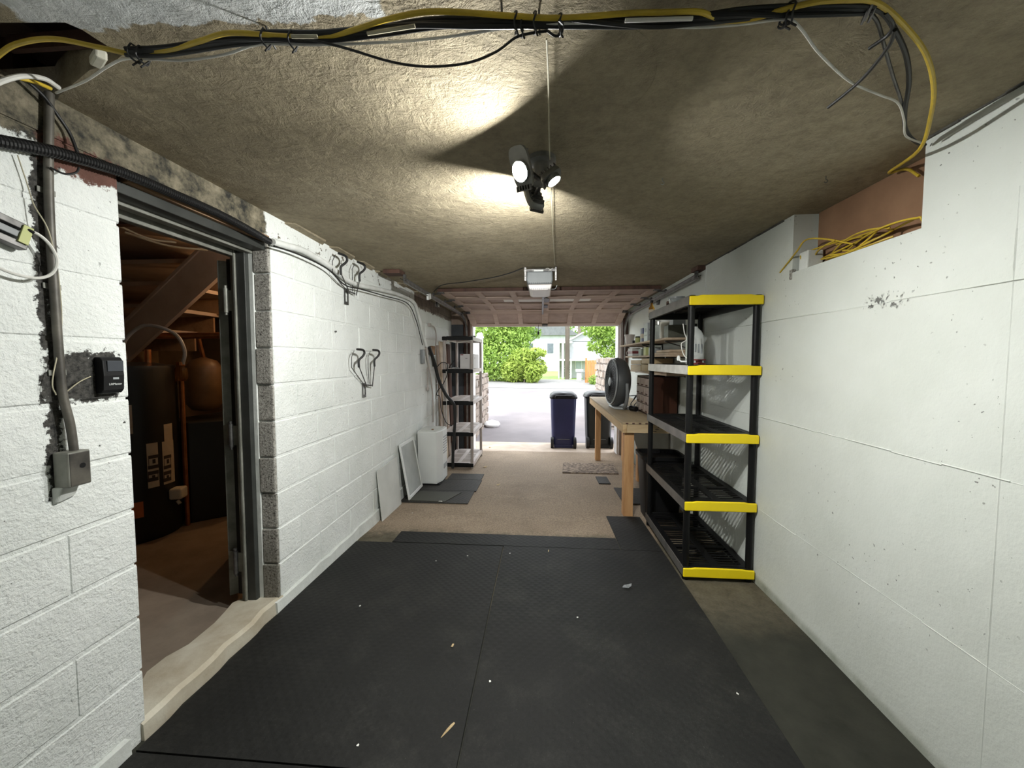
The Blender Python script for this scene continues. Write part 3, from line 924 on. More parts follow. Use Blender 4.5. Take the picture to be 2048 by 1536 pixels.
def lamp_head(c, n, up, w, h, lw, lh, loff, led='led', shade_depth=0.0):
    n = Vector(n).normalized()
    up = Vector(up)
    up = (up - n * up.dot(n)).normalized()
    rt = up.cross(n)
    c = Vector(c)

    def P(a, b, t): return c + rt * a + up * b + n * t
    m_ = MB()
    # rounded plate
    outl = []
    for k in range(24):
        t = 2 * math.pi * k / 24
        ct, st = math.cos(t), math.sin(t)
        outl.append((math.copysign(abs(ct) ** 0.55, ct) * w / 2, math.copysign(abs(st) ** 0.55, st) * h / 2))
    k = len(outl)
    vs_ = [P(a, b, 0) for a, b in outl] + [P(a * 0.98, b * 0.98, -0.012) for a, b in outl] + [P(a * 0.8, b * 0.85, -0.022) for a, b in outl]
    fs = [tuple(range(k)), tuple(range(3 * k - 1, 2 * k - 1, -1))]
    for lv in (0, 1):
        fs += [(lv * k + (i + 1) % k, lv * k + i, (lv + 1) * k + i, (lv + 1) * k + (i + 1) % k) for i in range(k)]
    m_.add(vs_, fs)
    head = m_.build('head', M['cast_alu'], lamp, smooth=True)
    # cooling fins on the back
    fb = MB()
    for q in range(5):
        bb = -h * 0.34 + q * h * 0.17
        fb.hexa([P(-w * .36, bb, -.021), P(w * .36, bb, -.021), P(w * .36, bb + .004, -.021), P(-w * .36, bb + .004, -.021)],
                [P(-w * .30, bb, -.034), P(w * .30, bb, -.034), P(w * .30, bb + .004, -.034), P(-w * .30, bb + .004, -.034)])
    fb.build('cooling_fins', M['zinc_dk'], head)
    # perforated grille lip at the foot of the head
    gb = MB()
    for q in range(6):
        a0 = -w * .42 + q * w * .145
        gb.hexa([P(a0, -h * .52, 0), P(a0 + .005, -h * .52, 0), P(a0 + .005, -h * .40, 0), P(a0, -h * .40, 0)],
                [P(a0, -h * .52, .010), P(a0 + .005, -h * .52, .010), P(a0 + .005, -h * .40, .006), P(a0, -h * .40, .006)])
    gb.hexa([P(-w * .42, -h * .53, 0), P(w * .36, -h * .53, 0), P(w * .36, -h * .50, 0), P(-w * .42, -h * .50, 0)],
            [P(-w * .42, -h * .53, .010), P(w * .36, -h * .53, .010), P(w * .36, -h * .50, .010), P(-w * .42, -h * .50, .010)])
    gb.build('grille', M['zinc_dk'], head)
    # glowing lens
    lb = MB()
    pts = [P(math.cos(2 * math.pi * q / 20) * lw / 2, loff + math.sin(2 * math.pi * q / 20) * lh / 2, 0.004) for q in range(20)]
    pts2 = [P(math.cos(2 * math.pi * q / 20) * lw / 2, loff + math.sin(2 * math.pi * q / 20) * lh / 2, 0.001) for q in range(20)]
    lb.add(pts + pts2, [tuple(range(20))])
    lb.m(1).add(pts + pts2, [tuple(range(39, 19, -1))] + [((q + 1) % 20, q, 20 + q, 20 + (q + 1) % 20) for q in range(20)])
    lb.build('led_lens', [M[led], M['cast_alu']], head)
    if shade_depth > 0:
        bz = MB()
        q0 = [P(math.cos(2 * math.pi * q / 20) * (lw / 2 + .002), loff + math.sin(2 * math.pi * q / 20) * (lh / 2 + .002), 0.0) for q in range(20)]
        q1 = [P(math.cos(2 * math.pi * q / 20) * (lw / 2 + .003), loff + math.sin(2 * math.pi * q / 20) * (lh / 2 + .003), shade_depth) for q in range(20)]
        q2 = [P(math.cos(2 * math.pi * q / 20) * (lw / 2 + .006), loff + math.sin(2 * math.pi * q / 20) * (lh / 2 + .006), shade_depth) for q in range(20)]
        q3 = [P(math.cos(2 * math.pi * q / 20) * (lw / 2 + .006), loff + math.sin(2 * math.pi * q / 20) * (lh / 2 + .006), 0.0) for q in range(20)]
        bz.add(q0 + q1 + q2 + q3, [(l * 20 + i, l * 20 + (i + 1) % 20, (l + 1) * 20 + (i + 1) % 20, (l + 1) * 20 + i) for l in range(3) for i in range(20)])
        bz.build('lens_shade_ring', M['cast_alu'], head, smooth=True)  # ring added to keep grazing lens light off the ceiling
    arm = MB().cyl((0.0, 1.56, CZ - 0.09), c - n * 0.02, 0.009, n=10)
    arm.build('arm', M['zinc_dk'], lamp, smooth=True)


lamp_head(on_z(1041, 336, 2.075), (-0.58, -0.66, -0.54), (0.15, 0, 1), 0.084, 0.140, 0.058, 0.062, -0.010, 'led', 0.010)
lamp_head(on_z(1104, 356, 2.080), (0.53, -0.10, -0.84), (0.5, 0, 0.9), 0.072, 0.080, 0.044, 0.046, 0.0, 'led2', 0.017)
lamp_head(Vector((-0.035, 1.65, 2.070)), (-0.48, 0.74, -0.47), (0, 0, 1), 0.080, 0.12, 0.042, 0.044, 0.0, 'led3', 0.008)

# basement bulb, hidden by the jamb, gives the warm glow behind the doorway
bulb = thing('light_bulb', 'bare warm bulb hanging in the basement beyond the doorway', 'bulb', (-2.62, 3.75, 2.2))
MB().lathe([(0.012, 0.0), (0.03, -0.03), (0.034, -0.05), (0.02, -0.078), (0.004, -0.085)], (-2.62, 3.75, 2.14), 14).build('glass_bulb', M['bulb'], bulb, smooth=True)
MB().cyl((-2.62, 3.75, 2.24), (-2.62, 3.75, 2.14), 0.018, n=12).build('lamp_holder', M['black'], bulb)

fill_bulb = thing('light_bulb', 'unseen fill bulb added inside the basement near the door', 'bulb', (-2.05, 2.62, 2.2))  # unseen fill lamp added to light the stair stringer and heater
MB().lathe([(0.012, 0.0), (0.03, -0.03), (0.034, -0.05), (0.02, -0.078), (0.004, -0.085)], (-2.05, 2.62, 2.14), 14).build('glass_bulb', emis('dim_fill_bulb', (1.0, 0.60, 0.30), 36.0), fill_bulb, smooth=True)
MB().cyl((-2.05, 2.62, 2.42), (-2.05, 2.62, 2.14), 0.018, n=12).build('lamp_holder', M['black'], fill_bulb)

# ================================================================ DOOR OPENER AND TRACKS
op = thing('door_opener', 'grey garage door opener hanging under the ceiling centre', 'door opener', (-0.015, 3.5, CZ))
m_ = MB()
prof = [(-0.125, 2.150), (0.095, 2.150), (0.098, 2.075), (0.088, 2.040), (-0.112, 2.040), (-0.128, 2.075)]
m_.prism(prof, 'y', 3.32, 3.74)
m_.build('housing', M['opener'], op, bevel=0.012, segs=3)
m_ = MB().prism([(-0.112, 2.040), (0.090, 2.040), (0.080, 1.998), (0.05, 1.990), (-0.075, 1.990), (-0.103, 1.998)], 'y', 3.325, 3.70)
lens = m_.build('light_cover', M['opener_lens'], op, bevel=0.006)
for i in range(11):
    x = -0.10 + i * 0.0172
    MB().box(x, x + 0.005, 3.319, 3.328, 1.993, 2.008).build('vent_fin', M['opener'], lens)
    if i % 1 == 0: MB().box(x, x + 0.005, 3.3155, 3.322, 2.044, 2.054).build('vent_slot', M['black'], lens)
for x in (-0.148, 0.112):
    s = MB().box(x + 0.004, x + 0.018, 3.34, 3.343, 2.075, CZ)
    s.box(x + 0.004, x + 0.018, 3.34, 3.38, CZ - 0.004, CZ)
    st = s.build('hanger_strap', M['zinc_mid'], op)
    for zz in (2.09, 2.11, 2.15, 2.17): MB().cyl((x + 0.011, 3.336, zz), (x + 0.011, 3.342, zz), 0.004, n=8).build('bolt', M['zinc_dk'], st)
MB().box(-0.15, 0.13, 3.35, 3.372, 2.155, 2.175).build('hanger_angle', M['zinc_dk'], op)
MB().box(-0.065, 0.018, 3.336, 3.352, 2.150, 2.166).build('white_sleeve', M['white'], op, bevel=0.003)
m_ = MB().box(0.008, 0.034, 3.72, 6.28, 2.088, 2.112)
m_.build('rail', M['zinc_dk'], op, bevel=0.003)
m_ = MB().box(-0.008, 0.050, 3.95, 4.10, 2.066, 2.09)
tr = m_.build('trolley', M['black'], op, bevel=0.004)
MB().tube(spl([(0.02, 4.03, 2.068), (0.055, 4.18, 2.055), (0.06, 4.42, 2.135)]), 0.010, 8).build('lift_arm', M['zinc_dk'], tr, smooth=True)
MB().tube(spl([(0.085, 3.40, 2.01), (0.118, 3.37, 2.008), (0.135, 3.36, 2.035)]), 0.003, 6).build('antenna_wire', M['grey_lt'], op, smooth=True)
MB().tube(spl([(0.02, 3.36, 2.165), (0.055, 3.345, 2.178), (0.085, 3.34, 2.15), (0.06, 3.34, 2.150), (0.10, 3.345, 2.180)]), 0.003, 6).build('wire_curl', M['white_cable'], op, smooth=True)

pts = [on_z(1046, 536, 2.165)] + [on_z(x, y, 2.175) for x, y in ((1020, 546), (985, 555), (930, 564), (885, 570))] + [Vector((-1.22, 4.35, 2.172))]
tag(MB().tube(spl(pts), 0.0045, 6).build('power_cord', M['blackrub'], smooth=True), 'thin black power cord running from the door opener to the left track', 'cable')

for sx, xw, nm in ((-1, -1.215, 'left'), (1, 1.325, 'right')):
    tk = thing('door_track', 'galvanised garage door track on the %s under the ceiling' % ('left' if sx < 0 else 'right'), 'track', (xw, 4.9, 2.05))
    y0 = 3.36 if sx < 0 else 3.42
    line = [(y0, 2.10), (5.6, 2.085), (5.85, 2.070), (6.05, 2.02), (6.18, 1.93), (6.225, 1.82), (6.235, 1.5), (6.235, fz(6.2) + 0.01)]
    pts3 = spl([(xw, a, b) for a, b in line], 5)
    web, lip = MB(), MB()
    # C-section: web plus two lips
    k = len(pts3)
    tan = []
    for i in range(k):
        t = (pts3[min(i + 1, k - 1)] - pts3[max(i - 1, 0)]).normalized()
        tan.append(t)
    def strip(mbx, a_h, b_h, a_x, b_x):
        vv = []
        for i in range(k):
            nn = Vector((1, 0, 0)).cross(tan[i])
            vv += [pts3[i] + nn * a_h + Vector((a_x * -sx, 0, 0)), pts3[i] + nn * b_h + Vector((b_x * -sx, 0, 0))]
        ff = []
        for i in range(k - 1): ff.append((2 * i, 2 * i + 1, 2 * i + 3, 2 * i + 2))
        mbx.add(vv, ff)
    strip(web, -0.020, 0.020, 0.0, 0.0)
    strip(web, 0.020, 0.020, 0.0, 0.020)
    strip(web, -0.020, -0.020, 0.0, 0.020)
    w_ = web.build('rail', M['zinc_mid'], tk)
    sm = w_.modifiers.new('solid', 'SOLIDIFY'); sm.thickness = 0.003
    # angle iron hanger and timber nailer
    MB().box(xw - 0.012, xw + 0.012, y0 + 0.02, y0 + 0.045, 2.10, CZ - 0.035).build('hanger', M['zinc_dk'], tk)
    MB().box(min(xw, xw + sx * 0.15) - 0.02, max(xw, xw + sx * 0.15) - 0.02, y0 - 0.04, y0 + 0.10, CZ - 0.036, CZ - 0.001).build('nailer', M['stud_dk'], tk, bevel=0.003)
    # counterbalance spring alongside with its pulley
    xs = xw + sx * 0.045
    sp_pts = []
    for i in range(420):
        t = i / 419
        a = i * 0.85
        sp_pts.append(Vector((xs + 0.015 * math.cos(a), 3.62 + 1.05 * t, 2.125 + 0.015 * math.sin(a))))
    MB().tube(sp_pts, 0.0030, 5).build('spring', M['zinc_dk'], tk)
    MB().cyl((xs, y0 + 0.05, 2.125), (xs, 3.62, 2.125), 0.004, n=6).build('spring_rod', M['zinc_dk'], tk)
    MB().cyl((xs, 4.67, 2.125), (xs, 6.1, 2.105), 0.003, n=6).build('cable', M['zinc_dk'], tk)
    pl = MB().lathe([(0.006, -0.008), (0.042, -0.008), (0.034, 0.0), (0.042, 0.008), (0.006, 0.008)], (xs, 4.66, 2.075), 16, (1, 0, 0))
    plo = pl.build('pulley', M['zinc_dk'], tk, smooth=True)
    MB().box(xs - 0.014, xs - 0.011, 4.62, 4.70, 2.04, 2.14).box(xs + 0.011, xs + 0.014, 4.62, 4.70, 2.04, 2.14).build('pulley_fork', M['zinc'] if sx < 0 else M['zinc_dk'], plo)
    MB().box(xw - 0.016, xw + 0.016, 6.225, 6.262, 1.86, 1.95).build('flag_bracket', M['zinc_dk'], tk)
# pale clamp and loop hanging from the left track
mb = MB().obox((-1.205, 4.10, 2.075), (0.012, 0.05, 0.03), rotx(0.25))
tag(mb.build('track_bracket', M['white'], bevel=0.003), 'white bracket clipped on the left door track', 'bracket')

# ================================================================ CEILING CABLES
def trace(pix, zs):
    zz = zs if isinstance(zs, (list, tuple)) else [zs] * len(pix)
    return [on_z(x, y, z) for (x, y), z in zip(pix, zz)]


bundle = thing('cable_bundle', 'bundle of black cables tied up across the ceiling', 'cables', on_z(1080, 40, 2.15))
bpix = [(255, 103), (330, 99), (450, 79), (540, 72), (640, 72), (760, 57), (850, 46), (950, 42), (1080, 38), (1180, 40), (1300, 44), (1400, 33), (1480, 26), (1570, 22), (1680, 15), (1745, 12)]
base_pts = spl(trace([(x, y + 5) for x, y in bpix], 2.150), 6)
for q, (r_, am, ph, mt) in enumerate(((0.0075, 0.0, 0, 'blackrub'), (0.0058, 0.009, 0.0, 'blackrub'), (0.0052, 0.008, 2.1, 'black'), (0.0045, 0.009, 4.2, 'blackrub'))):
    pp = [p + Vector((0, am * math.cos(ph + i * 0.11), am * math.sin(ph + i * 0.11) + 0.002)) for i, p in enumerate(base_pts)]
    MB().tube(pp, r_, 8).build('cable', M[mt], bundle, smooth=True)
# bare pale stretches where the wrapping is missing
for a, b in (((1250, 41), (1385, 37)), ((735, 67), (830, 52)), ((583, 73), (635, 73))):
    MB().tube(spl([on_z(*a, 2.140), on_z((a[0] + b[0]) / 2, (a[1] + b[1]) / 2, 2.138), on_z(*b, 2.140)]), 0.0042, 8).build('pale_cable', M['cream_cable'] if a[0] < 1000 else M['white_cable'], bundle, smooth=True)
for px_, py_ in ((270, 104), (286, 108), (532, 74), (586, 78), (1032, 42), (1044, 48), (1070, 42), (1120, 46), (1580, 22), (1568, 30)):
    c = on_z(px_, py_, 2.150)
    ring = [c + Vector((0.003 * math.sin(t * 3), 0.017 * math.cos(t), 0.020 * math.sin(t) - 0.004)) for t in [2 * math.pi * i / 18 for i in range(19)]]
    ring += [c + Vector((0.004, -0.004, -0.030)), c + Vector((0.006, -0.012, -0.040))]
    MB().tube(ring, 0.0022, 6).build('cable_tie', M['blackrub'], bundle, smooth=True)
for px_, py_ in ((1078, 20), (1003, 5), (532, 52)):
    c = on_z(px_, py_, CZ)
    MB().tube([c, c + Vector((0.0, 0.01, -0.02)), c + Vector((0.002, 0.03, -0.03))], 0.0025, 6).build('hanger_wire', M['zinc_dk'], bundle)

ypix = [(-40, 150), (0, 108), (40, 86), (110, 78), (200, 95), (270, 108), (340, 100), (400, 82), (460, 66), (560, 72), (640, 76), (700, 62), (770, 40), (850, 24), (930, 25), (1010, 31), (1120, 36), (1250, 27), (1320, 25), (1400, 24), (1440, 40), (1500, 38), (1580, 16), (1640, 3), (1700, 0), (1750, 4), (1800, 42), (1850, 105), (1867, 170), (1862, 230), (1838, 300)]
yz = [2.15] * 27 + [2.145, 2.14, 2.13, 2.12]
ypts = trace(ypix, yz) + [on_x(1778, 345, 1.44), on_x(1812, 338, 1.455), on_x(1838, 352, 1.46)]
tag(MB().tube(spl(ypts, 7), 0.0055, 8).build('yellow_cable', M['yellow_cable'], smooth=True), 'long yellow cable snaking across the ceiling into the wall niche', 'cable')

wpix = [(112, 186), (170, 162), (215, 133), (250, 118), (310, 119), (370, 121), (450, 109), (520, 89), (640, 90), (800, 83), (900, 73), (1000, 58), (1080, 49), (1180, 46), (1280, 51), (1390, 55), (1480, 49), (1570, 39), (1600, 55), (1640, 108), (1700, 163), (1760, 190), (1796, 206), (1808, 240), (1812, 272), (1845, 287)]
tag(MB().tube(spl(trace(wpix, 2.146), 6), 0.0030, 7).build('white_wire', M['white_cable'], smooth=True), 'thin white wire strung under the ceiling cable bundle', 'cable')

spix = [(600, 76), (650, 86), (700, 99), (780, 123), (850, 133), (930, 127), (990, 105), (1030, 76), (1060, 67), (1095, 62)]
sz_ = [2.145, 2.135, 2.12, 2.10, 2.095, 2.10, 2.115, 2.13, 2.135, 2.14]
tag(MB().tube(spl(trace(spix, sz_), 8), 0.0028, 7).build('slack_cable', M['blackrub'], smooth=True), 'slack black cable sagging below the ceiling bundle', 'cable')
tag(MB().tube(spl(trace([(1095, 62), (1110, 72), (1122, 68), (1126, 50), (1118, 40)], 2.13), 8), 0.0028, 7).build('cable_curl', M['blackrub'], smooth=True), 'small black cable curl under the ceiling bundle', 'cable')

dr = thing('cable_drop', 'black cables turning down from the bundle towards the right wall', 'cables', on_z(1800, 60, 2.15))
MB().tube(spl(trace([(1735, 12), (1765, 25), (1787, 55), (1812, 110), (1818, 165), (1810, 222), (1812, 262), (1832, 284), (1850, 290)], 2.155), 8), 0.0055, 8).build('cable', M['blackrub'], dr, smooth=True)
MB().tube(spl(trace([(1735, 20), (1755, 45), (1768, 90), (1785, 150), (1803, 205), (1812, 255), (1828, 283)], 2.160), 8), 0.0040, 8).build('cable', M['zinc_dk'], dr, smooth=True)
MB().tube(spl(trace([(1772, 25), (1786, 48), (1776, 70), (1738, 97)], 2.147), 8), 0.0042, 8).build('cut_end', M['blackrub'], dr, smooth=True)
MB().tube(spl(trace([(1790, 60), (1776, 95), (1730, 152), (1690, 188), (1656, 215)], 2.142), 8), 0.0042, 8).build('cut_end', M['blackrub'], dr, smooth=True)
for px_, py_ in ((1740, 16), (1747, 20), (1733, 24)):
    c = on_z(px_, py_, 2.155)
    MB().tube([c + Vector((0.02 * math.cos(t) * 0.5 + 0.005 * math.sin(t), 0.024 * math.cos(t), 0.016 * math.sin(t))) for t in [2 * math.pi * i / 14 for i in range(15)]], 0.0025, 6).build('cable_tie', M['zinc_dk'], dr, smooth=True)

# straight cord along the ceiling from the bundle to the opener
cp = trace([(1093, 78), (1097, 180), (1099, 300), (1103, 390), (1106, 470), (1110, 530)], [2.165, 2.168, 2.17, 2.172, 2.174, 2.176])
tag(MB().tube(spl(cp, 6), 0.0024, 6).build('ceiling_cord', M['cream_cable'], smooth=True), 'thin pale cord running straight along the ceiling to the opener', 'cord')

# little screw hooks in the ceiling
for k, (px_, py_, w_) in enumerate(((1325, 356, 'bright screw hook in the ceiling right of the lamp'), (1652, 352, 'dull screw hook in the ceiling near the niche'), (1082, 410, 'tiny screw hook in the ceiling just beyond the lamp'))):
    c = on_z(px_, py_, CZ)
    pth = [c, c + Vector((0, 0, -0.014))] + [c + Vector((0.007 * math.sin(t), 0.0, -0.021 - 0.0 + 0.007 * math.cos(t))) for t in [0.2 + i * 0.45 for i in range(10)]]
    tag(MB().tube(pth, 0.0016, 6).build('screw_hook', M['zinc'] if k == 0 else M['zinc_dk'], smooth=True), w_, 'hook')

# yellow cable coil lying in the wall niche
coil = thing('cable_coil', 'tangled yellow cable coil lying in the wall niche', 'cable', (1.44, 1.88, NZ))
for q in range(7):
    ph = rnd.uniform(0, 6.28)
    cy_, rad = 1.78 + 0.06 * q, 0.17 + 0.02 * (q % 3)
    pp = []
    n__ = 11
    for i in range(n__ + 1):
        t = ph + i * (5.4 / n__)
        pp.append(Vector((min(1.478, max(1.392, 1.435 + 0.04 * math.sin(1.7 * t + q))), min(2.22, max(1.56, cy_ - 0.05 + rad * 1.25 * math.cos(t))), NZ + 0.012 + 0.055 * (1 + math.sin(t)) * (0.6 + 0.09 * q) * 0.75)))
    MB().tube(spl(pp, 6), 0.0042, 7).build('loop', M['yellow_cable'], coil, smooth=True)
MB().tube(spl([on_x(1560, 545, 1.372), on_x(1592, 505, 1.368), on_x(1612, 480, 1.37), on_x(1650, 478, 1.385), (1.42, 1.9, NZ + 0.05)]), 0.0042, 7).build('loose_end', M['yellow_cable'], coil, smooth=True)

# ================================================================ ON THE LEFT WALL
XW = LX + 0.002
# vertical grey conduit ending in a junction box
cv = thing('conduit', 'patchy grey vertical conduit with a junction box on the left wall', 'conduit', (XW, 1.07, 1.0))
cpts = [(XW + 0.014, 1.080, 2.19), (XW + 0.014, 1.066, 1.95), (XW + 0.014, 1.062, 1.75), (XW + 0.014, 1.064, 1.45), (XW + 0.016, 1.066, 1.30), (XW + 0.022, 1.076, 1.20), (XW + 0.026, 1.079, 1.11)]
MB().tube(spl(cpts, 6), 0.0108, 12).build('pipe', M['conduit'], cv, smooth=True)
jb = MB().box(XW, XW + 0.052, 1.042, 1.102, 1.010, 1.118).build('junction_box', M['steel_grey'], cv, bevel=0.005, segs=3)
MB().box(XW + 0.050, XW + 0.0535, 1.046, 1.098, 1.014, 1.114).build('cover_plate', M['conduit'], jb, bevel=0.002)
MB().cyl((XW + 0.052, 1.078, 1.072), (XW + 0.0545, 1.078, 1.072), 0.008, n=10).build('knockout', M['black'], jb)
for zz in (1.9, 1.62, 1.36):
    MB().box(XW, XW + 0.004, 1.045, 1.088, zz - 0.008, zz + 0.008).build('strap', M['steel_grey'], cv)
mb = MB().hexa([(XW - 0.002, 1.035, 0.958), (XW + 0.012, 1.04, 0.965), (XW + 0.012, 1.085, 0.975), (XW - 0.002, 1.092, 0.965)],
               [(XW - 0.002, 1.035, 1.012), (XW + 0.03, 1.042, 1.012), (XW + 0.03, 1.088, 1.012), (XW - 0.002, 1.095, 1.012)])
mb.build('mortar_blob', M['mortar_w'], cv, bevel=0.006, segs=3)

# loose thin wires beside the conduit
tag(MB().tube(spl([on_x(35, 310, LX + .012), on_x(55, 370, LX + .012), on_x(68, 410, LX + .02), on_x(92, 450, LX + .04), on_x(105, 490, LX + .035), on_x(118, 560, LX + .01), on_x(123, 660, LX + .01), on_x(105, 760, LX + .03), on_x(112, 790, LX + .03)], 6), 0.0016, 6)
    .build('bell_wire', M['cream_cable'], smooth=True), 'thin cream bell wire wandering down beside the grey conduit', 'wire')
tag(MB().tube(spl([on_x(128, 789, LX + .014), on_x(140, 778, LX + .018), on_x(160, 763, LX + .02), on_x(181, 753, LX + .014)], 6), 0.0017, 6)
    .build('button_wire', M['cream_cable'], smooth=True), 'short cream wire feeding the black wall button', 'wire')

# wall button with its printed name
bt = thing('wall_button', 'black garage door wall button beside the doorway', 'switch', (XW, 1.20, 1.285))
B0, B1, BZ0, BZ1 = 1.166, 1.230, 1.286, 1.408
m_ = MB().prism([(XW, BZ0), (XW + 0.020, BZ0), (XW + 0.030, BZ0 + 0.012), (XW + 0.033, BZ0 + 0.06), (XW + 0.030, BZ1 - 0.012), (XW + 0.022, BZ1), (XW, BZ1)], 'y', B0, B1)
m_.build('housing', M['black'], bt, bevel=0.003, segs=3)
MB().box(XW + 0.0315, XW + 0.0345, B0 + 0.012, B1 - 0.003, BZ0 + 0.074, BZ1 - 0.012).build('push_bar', M['grey_pl'] if False else pm('slate_button', (0.055, 0.060, 0.070), (0.045, 0.05, 0.058), 4, 0.35), bt, bevel=0.001)
MB().box(XW + 0.0318, XW + 0.0338, B0 + 0.027, B0 + 0.045, BZ0 + 0.047, BZ0 + 0.054).build('light_key', M['grey_lt'], bt)


def text_obj(body, size, loc, rot, mat, parent, name='lettering'):
    cu = bpy.data.curves.new(name, 'FONT')
    cu.body = body
    cu.size = size
    cu.align_x = 'CENTER'
    cu.align_y = 'CENTER'
    cu.extrude = 0.0003
    tmp = bpy.data.objects.new(name, cu)
    COL.objects.link(tmp)
    dg = bpy.context.evaluated_depsgraph_get()
    me = bpy.data.meshes.new_from_object(tmp.evaluated_get(dg))
    bpy.data.objects.remove(tmp)
    me.materials.clear()
    me.materials.append(mat)
    o = bpy.data.objects.new(name, me)
    COL.objects.link(o)
    o.parent = parent
    o.location = Vector(loc) - world_loc(parent)
    o.rotation_euler = rot
    return o


text_obj('LiftMaster', 0.0098, (XW + 0.0330, (B0 + B1) / 2 + 0.002, BZ0 + 0.031), (R(90), 0, R(90)), M['white'], bt)

# small device at the left edge with a white cable loop
dv = thing('splitter_box', 'grey wall splitter with a yellow tag and white cable loop', 'splitter', (XW, 0.96, 1.70))
for k, (a, b) in enumerate(((1.715, 1.738), (1.742, 1.765), (1.769, 1.792))):
    MB().obox((XW + 0.016, 0.945, (a + b) / 2 + 0.004), (0.014, 0.055, 0.0095), rotx(-0.28)).build('terminal', M['zinc_dk'] if k != 1 else M['grey_pl'], dv, bevel=0.002)
MB().obox((XW + 0.033, 0.992, 1.748), (0.003, 0.011, 0.026), rotx(-0.30)).build('yellow_tag', M['lime'], dv, bevel=0.001)
MB().tube(spl([on_x(45, 458, LX + .03), on_x(75, 468, LX + .04), on_x(100, 490, LX + .045), on_x(114, 520, LX + .045), on_x(106, 545, LX + .04), on_x(80, 556, LX + .035), on_x(40, 551, LX + .03), on_x(0, 537, LX + .025), on_x(-60, 510, LX + .02)], 7), 0.0042, 8).build('white_cable', M['white_cable'], dv, smooth=True)
MB().tube(spl([on_x(45, 458, LX + .03), on_x(58, 461, LX + .035), on_x(68, 466, LX + .038)], 6), 0.0052, 8).build('connector', M['black'], dv, smooth=True)

# black corrugated hose along the top of the wall
fp = spl([on_x(-60, 268, LX + .045), on_x(0, 283, LX + .045), on_x(110, 304, LX + .045), on_x(240, 343, LX + .04), on_x(340, 385, LX + .035), on_x(430, 424, LX + .032), on_x(490, 455, LX + .030), on_x(540, 484, LX + .028)], 2)
dense = []
for i in range(len(fp) - 1):
    L_ = (fp[i + 1] - fp[i]).length
    n_ = max(2, int(L_ / 0.0021))
    for q in range(n_): dense.append(fp[i].lerp(fp[i + 1], q / n_))
MB_f = MB().tube(dense, [0.0180 if (i // 2) % 2 else 0.0158 for i in range(len(dense))], 12)
tag(MB_f.build('corrugated_hose', M['flex'], smooth=False), 'thick black corrugated hose above the basement doorway', 'hose')

# wires in the near left corner under the ceiling hole
tag(MB().tube(spl([on_x(-30, 178, LX + .12), on_x(10, 160, LX + .12), on_x(50, 152, LX + .12), on_x(90, 158, LX + .11), on_x(117, 175, LX + .09)], 6), 0.0062, 8)
    .build('white_cable', M['white_cable'], smooth=True), 'bright white cable arching into the left ceiling corner', 'cable')
tag(MB().tube(spl([on_x(38, 156, LX + .10), on_x(70, 164, LX + .10), on_x(101, 177, LX + .09)], 6), 0.0048, 8)
    .build('yellow_cable', M['yellow_cable'], smooth=True), 'short yellow cable under the white arch in the left corner', 'cable')
tag(MB().tube(spl([on_x(40, 150, LX + .03), on_x(85, 190, LX + .03), on_x(115, 230, LX + .02), on_x(140, 268, LX + .02), on_x(156, 308, LX + .03)], 6), 0.0045, 8)
    .build('black_wire', M['blackrub'], smooth=True), 'black wire curving down to the corrugated hose', 'cable')
tag(MB().tube(spl([on_x(100, 335, LX + .03), on_x(130, 348, LX + .045), on_x(152, 345, LX + .05), on_x(158, 335, LX + .05)], 6), 0.003, 8)
    .build('wire_stub', M['blackrub'], smooth=True), 'short black wire stub curling under the corrugated hose', 'cable')

# white painted pipe continuing along the wall, then a black one down to the far rack
wp = [on_x(545, 484, LX + .028), on_x(575, 492, LX + .026), on_x(610, 503, LX + .024), on_x(660, 533, LX + .024), on_x(705, 566, LX + .024), on_x(760, 579, LX + .024), on_x(800, 590, LX + .024), on_x(826, 603, LX + .024), on_x(836, 625, LX + .025), on_x(845, 662, LX + .03), on_x(853, 692, LX + .04)]
tag(MB().tube(spl(wp, 5), 0.019, 10).build('white_pipe', M['white_pipe'], smooth=True), 'white painted pipe running along the top of the left wall', 'pipe')
bp = [on_x(548, 492, LX + .05), on_x(600, 510, LX + .05), on_x(655, 538, LX + .05), on_x(690, 570, LX + .05), on_x(720, 578, LX + .05), on_x(770, 592, LX + .05), on_x(815, 607, LX + .05), on_x(832, 640, LX + .055), on_x(845, 690, LX + .06)]
tag(MB().tube(spl(bp, 6), 0.0050, 8).build('black_cable', M['blackrub'], smooth=True), 'dark cable following the white pipe along the left wall', 'cable')
kp = [Vector((-1.43, 4.86, 1.56)), Vector((-1.40, 4.98, 1.36)), Vector((-1.36, 5.05, 1.13)), Vector((-1.28, 5.10, 0.93)), Vector((-1.185, 5.14, 0.80)), Vector((-1.165, 5.145, 0.70)), Vector((-1.175, 5.145, 0.45)), Vector((-1.195, 5.14, 0.15)), Vector((-1.20, 5.13, fz(5.1) + 0.022))]
tag(MB().tube(spl(kp, 6), [0.022] * 24 + [0.020] * 25, 10).build('black_hose', M['blackrub'], smooth=True), 'black hose slanting down in front of the far left rack', 'hose')
tag(MB().tube(spl([Vector((-1.43, 4.72, 1.55)), Vector((-1.425, 4.85, 1.25)), Vector((-1.42, 4.95, 0.95)), Vector((-1.42, 4.97, 0.70)), Vector((-1.425, 4.98, 0.57))], 6), 0.010, 8).build('thin_pipe', M['taupe'], smooth=True),
    'thin taupe pipe behind the dehumidifier on the left wall', 'pipe')
